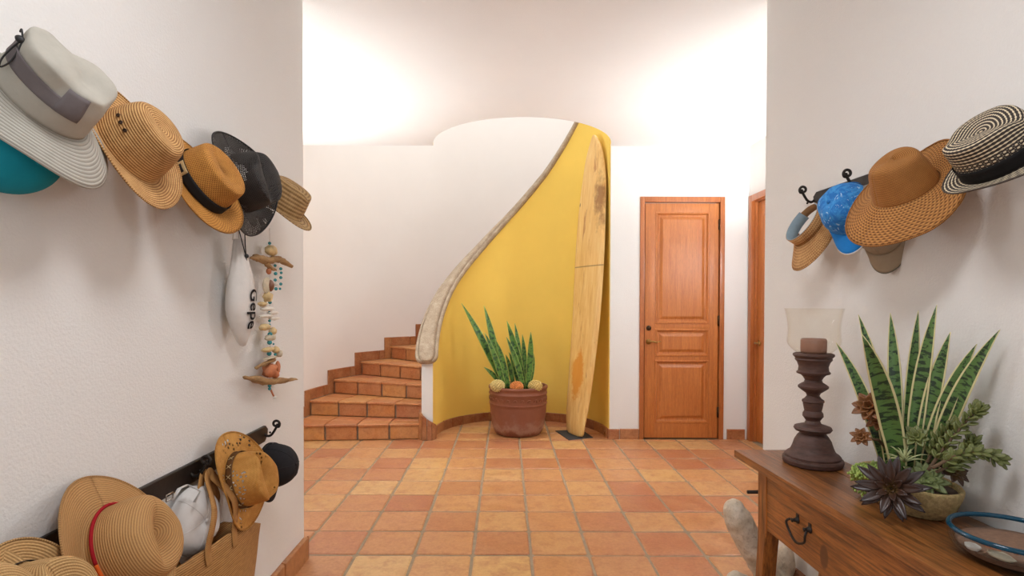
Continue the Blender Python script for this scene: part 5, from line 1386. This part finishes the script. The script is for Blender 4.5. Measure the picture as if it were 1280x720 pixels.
# ------------------------------------------------------------------ driftwood and shell mobile
DRIFT = wood('driftwood', (138, 100, 60), (196, 158, 108), (12, 2, 12), 0.85, 4, bump=0.4)
TURQ = plain('turquoise_bead', (44, 132, 136), 0.35, 0, 60, 0.3); CORALC = plain('coral_clay', (186, 112, 72), 0.7, 0, 40, 0.2)
DKSH = plain('brown_operculum', (112, 66, 40), 0.45, 0, 40, 0.3); TANSH = plain('tan_shell', (208, 172, 124), 0.6, 0, 40, 0.3, 0.3)
MX = -1.035
def mp_(px, py, x=MX): return on_x(px, py, x)
mo = Vector((MX, mp_(338, 495).y, mp_(338, 495).z))
mob = thing('shell_mobile', 'hanging string of driftwood, seashells and turquoise beads on the wall end', 'wall hanging', mo)
def mpart(name, mb, mat):
    mb.v = [v_ - mo for v_ in mb.v]; return mb.build(name, mat, mob)
m = MB(); m.tube([mp_(337, 285), mp_(337.5, 400), mp_(338, 488)], 0.0012, 6); mpart('string', m, WCORD)
def stick(pts, rads, seed):
    P = crom([tuple(mp_(x, y)) + (r_,) for (x, y), r_ in zip(pts, rads)], 4); m = MB(); k0 = mp_(338, 400).y / 683
    m.tube([q[:3] for q in P], [q[3] * k0 for q in P], 9)
    for v_ in m.v: v_ += Vector((mnoise.noise(v_ * 60 + Vector((seed, 0, 0))), mnoise.noise(v_ * 60 + Vector((0, seed, 0))), mnoise.noise(v_ * 60))) * 0.006
    mpart('driftwood', m, DRIFT)
stick([(313, 323), (322, 322), (334, 326), (345, 324), (356, 328), (365, 333)], [1.2, 4.2, 4.6, 4.6, 3.5, 2.0], 1)
stick([(331, 328), (337, 334), (345, 338)], [2.5, 3, 1.5], 2)
stick([(305, 471), (318, 474), (335, 477), (355, 475.5), (372, 474)], [1.2, 4.2, 4.6, 3.4, 1.0], 3)
stick([(320, 460), (330, 455), (343, 449)], [1.5, 2.6, 2.0], 4)
def bead(px, py, r, mat, nm='bead', rx=None, bump=0.0):
    m = MB(); k0 = mp_(px, py).y / 683; rr = rx or (r, r, r); m.ball(mp_(px, py), tuple(q * k0 * (1.0 if nm == 'bead' else e_) for q, e_ in zip(rr, (1.6, 1.55, 1.2))), 12, 8, bump, px * 0.3); mpart(nm, m, mat)
bead(337, 304, 2.0, TURQ); bead(337, 308, 1.4, TURQ)
bead(339, 313, 7, TANSH, 'shell', (4, 8, 5.5), 0.25)
for x, y, r_ in ((344, 332, 1.8), (344.5, 342, 2.2), (344, 350, 2.0), (345, 361, 2.2), (351, 336, 2), (351.5, 341, 1.8), (351, 347, 2), (351, 355, 2), (350, 361, 1.6)): bead(x, y, r_, TURQ)
bead(345, 355, 2.4, SHW); bead(336, 339, 2.4, CORALC, 'shell', (2, 2, 3.5))
bead(334, 357, 9, SHC, 'shell', (1.6, 8, 9), 0.1); bead(337, 357, 7, DKSH, 'shell', (3, 6, 6.5), 0.05)
bead(335, 371, 5, TANSH, 'shell', (3.5, 5, 5), 0.5); bead(328, 380, 5, TANSH, 'shell', (3, 6, 2.5), 0.3)
for x, y, w_, h_, mt in ((334, 386, 11, 2.5, SHW), (341, 391, 9, 2.2, SHW), (333, 395, 11, 2.0, SHW), (343, 398, 9, 2.0, SHW), (331, 409, 10, 3.6, TANSH), (341, 414, 5, 4, TANSH), (338, 422, 9, 3.5, SHC), (335, 437, 10, 2.6, TANSH), (345, 437, 4, 3.5, TANSH), (338, 447.5, 12, 1.2, SHC), (349, 442, 3.5, 3.6, SHC)): bead(x, y, 1, mt, 'shell', (2.6, w_, h_), 0.35)
for x, y, r_ in ((337.5, 378, 2.2), (337, 391, 2.2), (337, 401, 1.8), (337, 406, 1.6), (337.5, 418, 3.0), (337, 428, 3.0), (336.5, 442, 3.0), (344, 443, 1.8), (342, 430, 1.2), (337, 482, 2.4), (337, 486, 2)): bead(x, y, r_, TURQ)
bead(338, 463, 9, CORALC, 'shell', (4, 9.5, 7.5), 0.6); bead(347, 459, 4, CORALC, 'shell', (2, 3.2, 6.5), 0.3); bead(343, 468, 3, CORALC, 'shell', (4, 3, 4), 0.2)
m = MB(); m.tube([mp_(338, 486), mp_(340, 491), mp_(342, 495)], 0.004, 7); mpart('twig', m, CORALC); bead(344, 497, 1.6, SHW, 'shell')

# ------------------------------------------------------------------ right wall
G3 = 'headwear on the rail above the console table'
RX = lambda y, o: wall_r(y) - o
# striped black and white fedora
STR = NT('striped_straw'); tcx = STR.n('ShaderNodeTexCoord'); sx_ = STR.n('ShaderNodeSeparateXYZ'); STR.l(tcx.outputs['UV'], sx_.inputs[0]); u_, v_ = sx_.outputs[0], sx_.outputs[1]
sv = STR.math('SINE', STR.math('MULTIPLY', v_, 2 * PI / 0.0088)); st_ = STR.math('SINE', STR.math('ADD', STR.math('MULTIPLY', u_, 2 * PI * 46), STR.math('MULTIPLY', STR.math('FLOOR', STR.math('DIVIDE', v_, 0.0088 / 2)), PI)))
rg = STR.ramp(STR.math('ADD', sv, STR.math('MULTIPLY', st_, 0.35)), [(0.38, (0, 0, 0, 1)), (0.5, (1, 1, 1, 1))]); 
ck = STR.ramp(STR.math('ADD', STR.math('MULTIPLY', sv, 0.55), STR.math('MULTIPLY', st_, 0.75)), [(0.4, (0, 0, 0, 1)), (0.52, (1, 1, 1, 1))])
zone = STR.ramp(v_, [(0.128, (0, 0, 0, 1)), (0.130, (1, 1, 1, 1)), (0.168, (1, 1, 1, 1)), (0.170, (0, 0, 0, 1))])
mk = STR.mix(zone, rg, ck); STR.color(STR.mix(mk, (52, 42, 36), (218, 200, 168))); STR.rough(0.7); STR.bump(STR.math('ADD', sv, st_), 0.4, 0.0015); STR = STR.m
Y_ = 1.50
r = hat('black and cream striped straw fedora with wide black band', frame(1256, 196, RX(1.45, 0.125), (-0.72, -0.10, 0.62), (0.10, -1, 0.18)), 0.102, 0.088, 0.112, PROF_FLAT, STR, crease(0.022, 0.03, 0.22),
        lambda th: 0.047, lambda th, t_: 0.018 * abs(math.sin(th)) ** 2 * t_ ** 1.3 - 0.012 * max(0, math.cos(th)) * t_, band=(0.02, 0.36, fabric('black_knit_band', (24, 22, 22), 250, 0.8, 0.3, 0.6), 0.003), group=G3, edge=plain('dark_hat_edge', (70, 58, 48), 0.7), edge_r=0.002)
# brown wide sun hat
SUN = straw('brown_paper_straw', (128, 78, 34), (192, 132, 68), 0.0046, 84, 0.85, 0.7, 0.8, 0.35, 0.25)
def sun_def(v, z, th):
    v = v.copy(); v += Vector((0, 0, 0.006 * math.sin(2 * th + 0.5) * (z ** 2)))
    return v
SUNB = straw('brown_crochet_brim', (104, 60, 24), (194, 136, 74), 0.0072, 60, 1.0, 0.75, 1.0, 0.25, 0.5)
SM = frame(1131, 236, RX(1.9, 0.115), (-0.60, -0.32, 0.72), (-0.76, 0.12, -0.56))
r = hat('wide-brimmed brown straw sun hat with a floppy upturned brim', SM, 0.096, 0.088, 0.118, PROF_PALM, SUN, sun_def, group=G3, th=0.002)
vs, fs, uv = hat_shape(0.096, 0.088, 0.118, PROF_PALM, sun_def, lambda th: (0.105 - 0.045 * max(0, -math.cos(th)) ** 1.5), lambda th, t_: -0.078 * t_ ** 0.9 * (0.5 + 0.5 * math.cos(th - 0.3)) + 0.095 * max(0, math.cos(th - 2.6)) ** 2 * t_ + 0.010 * math.sin(2 * th) * t_)
o = mesh('brim', vs[n0:], [tuple(i - n0 for i in f) for f in fs if min(f) >= n0], SUNB, r, True, uv[n0:]); solid(o, 0.003, -1)
m = MB(); m.tube(vs[-(NTH + 1):], 0.003, 6, cap=False); m.build('brim_edge', SUN, r)
# blue floral cap with white piping
HAW = NT('blue_floral_cloth'); vv = HAW.coord('Object'); n1 = HAW.noise(vv, 22, 4, 0.6, 1.5); n2 = HAW.noise(vv, 26, 3, 0.6, 2.5)
c = HAW.mix(HAW.ramp(n1, [(0.45, (0, 0, 0, 1)), (0.6, (1, 1, 1, 1))]), (26, 112, 190), (64, 150, 214)); HAW.color(HAW.mix(HAW.ramp(n2, [(0.60, (0, 0, 0, 1)), (0.64, (0.8, 0.8, 0.8, 1))]), c, (190, 220, 238))); HAW.rough(0.8); HAW.bump(n1, 0.2, 0.004); HAW = HAW.m
BLUF = fabric('plain_blue_cloth', (32, 124, 200), 700, 0.75, 0.04); PIPE = plain('white_piping', (236, 236, 236), 0.6)
r = cap('bright blue floral cap with white piping on its bill', frame(1060, 262, RX(2.16, 0.095), (-0.90, -0.32, 0.22), (0.10, -0.16, -1)), HAW, BLUF, PIPE, deform=soft(5.0, 0.016), H=0.105, a=0.102, b=0.092, group=G3, bill=0.074, strap=BLUF)
# grey and khaki caps behind
GRYC = fabric('grey_cap_cloth', (132, 130, 126), 700, 0.85, 0.06); KHA = fabric('khaki_cap_cloth', (156, 136, 112), 700, 0.85, 0.06); KHD = fabric('olive_cap_lining', (104, 98, 84), 700, 0.85, 0.06)
r = cap('grey cap tucked behind the blue floral cap', frame(1088, 262, RX(2.08, 0.035), (-0.88, -0.35, 0.2), (0.22, 0.0, -1)), GRYC, GRYC, None, H=0.085, group=G3, bill=0.055, seams=GRYC)
me = text_mesh('GE', 0.02); me.materials.append(plain('dark_badge', (44, 44, 46), 0.7)); 
bd = link('badge', me, r); q = r.matrix_world.inverted() @ on_x(1080, 260, RX(2.10, 0.112)); bd.matrix_local = r.matrix_world.inverted() @ (Matrix.Translation(on_x(1080, 260, RX(2.10, 0.118))) @ Matrix.Rotation(-0.75, 4, 'Z') @ Matrix.Rotation(PI / 2, 4, 'X') @ Matrix.Rotation(-0.5, 4, 'Z'))
cap('khaki cap with its bill showing below the brown sun hat', frame(1104, 290, RX(2.03, 0.03), (-0.85, -0.4, 0.1), (-0.04, -0.1, -1)), KHA, KHA, KHD, H=0.08, a=0.085, b=0.078, group=G3, bill=0.065)
# straw visor
VIS = straw('braided_visor_straw', (146, 98, 54), (210, 162, 106), 0.012, 60, 0.8, 0.75, 0.9, 0.7, 0.55)
VM = frame(1013, 284, RX(2.33, 0.080), (-0.84, -0.03, 0.50), (0.27, -0.25, -1))
vis = thing('straw_visor', 'braided straw sun visor with pale blue lining on the end hook', 'visor', mat=VM, group=G3)
V = []; F = []; U = []; nt, nr = 36, 8
for i in range(nr + 1):
    t_ = i / nr
    for k in range(nt + 1):
        an = -1.75 + 3.5 * k / nt; e = max(0.0, math.cos(an / 1.75 * PI / 2)) ** 0.6
        rr = 0.098; V.append(((rr + 0.115 * t_ * e) * math.cos(an), (rr * 0.92 + 0.06 * t_ * e) * math.sin(an), -0.03 * t_ * e - 0.022 * math.sin(an) ** 2 * t_)); U.append((k / nt, t_ * 0.1))
for i in range(nr):
    for k in range(nt): p = i * (nt + 1) + k; F.append((p, p + 1, p + nt + 2, p + nt + 1))
solid(mesh('visor_brim', V, F, VIS, vis, True, U), 0.004, 0)
def hoop(name, r0, z0, z1, mat, a0, a1, off=0.0, th=0.003):
    V = []; F = []; U = []; n_ = 48
    for z in (z0, (z0 + z1) / 2, z1):
        for k in range(n_ + 1): an = a0 + (a1 - a0) * k / n_; V.append(((r0 + off) * math.cos(an), (r0 * 0.92 + off) * math.sin(an), z)); U.append((k / n_, z))
    for i in range(2):
        for k in range(n_): p = i * (n_ + 1) + k; F.append((p, p + 1, p + n_ + 2, p + n_ + 1))
    return solid(mesh(name, V, F, mat, vis, True, U), th, 0)
hoop('head_band', 0.096, -0.004, 0.046, VIS, -2.6, 2.6); hoop('lining', 0.0935, -0.004, 0.047, fabric('pale_blue_lining', (150, 168, 178), 700, 0.9), -2.6, 2.6)
hoop('closure', 0.095, 0.005, 0.038, fabric('tan_closure', (150, 112, 76), 600, 0.8), 2.5, 2 * PI - 2.5, 0.001)
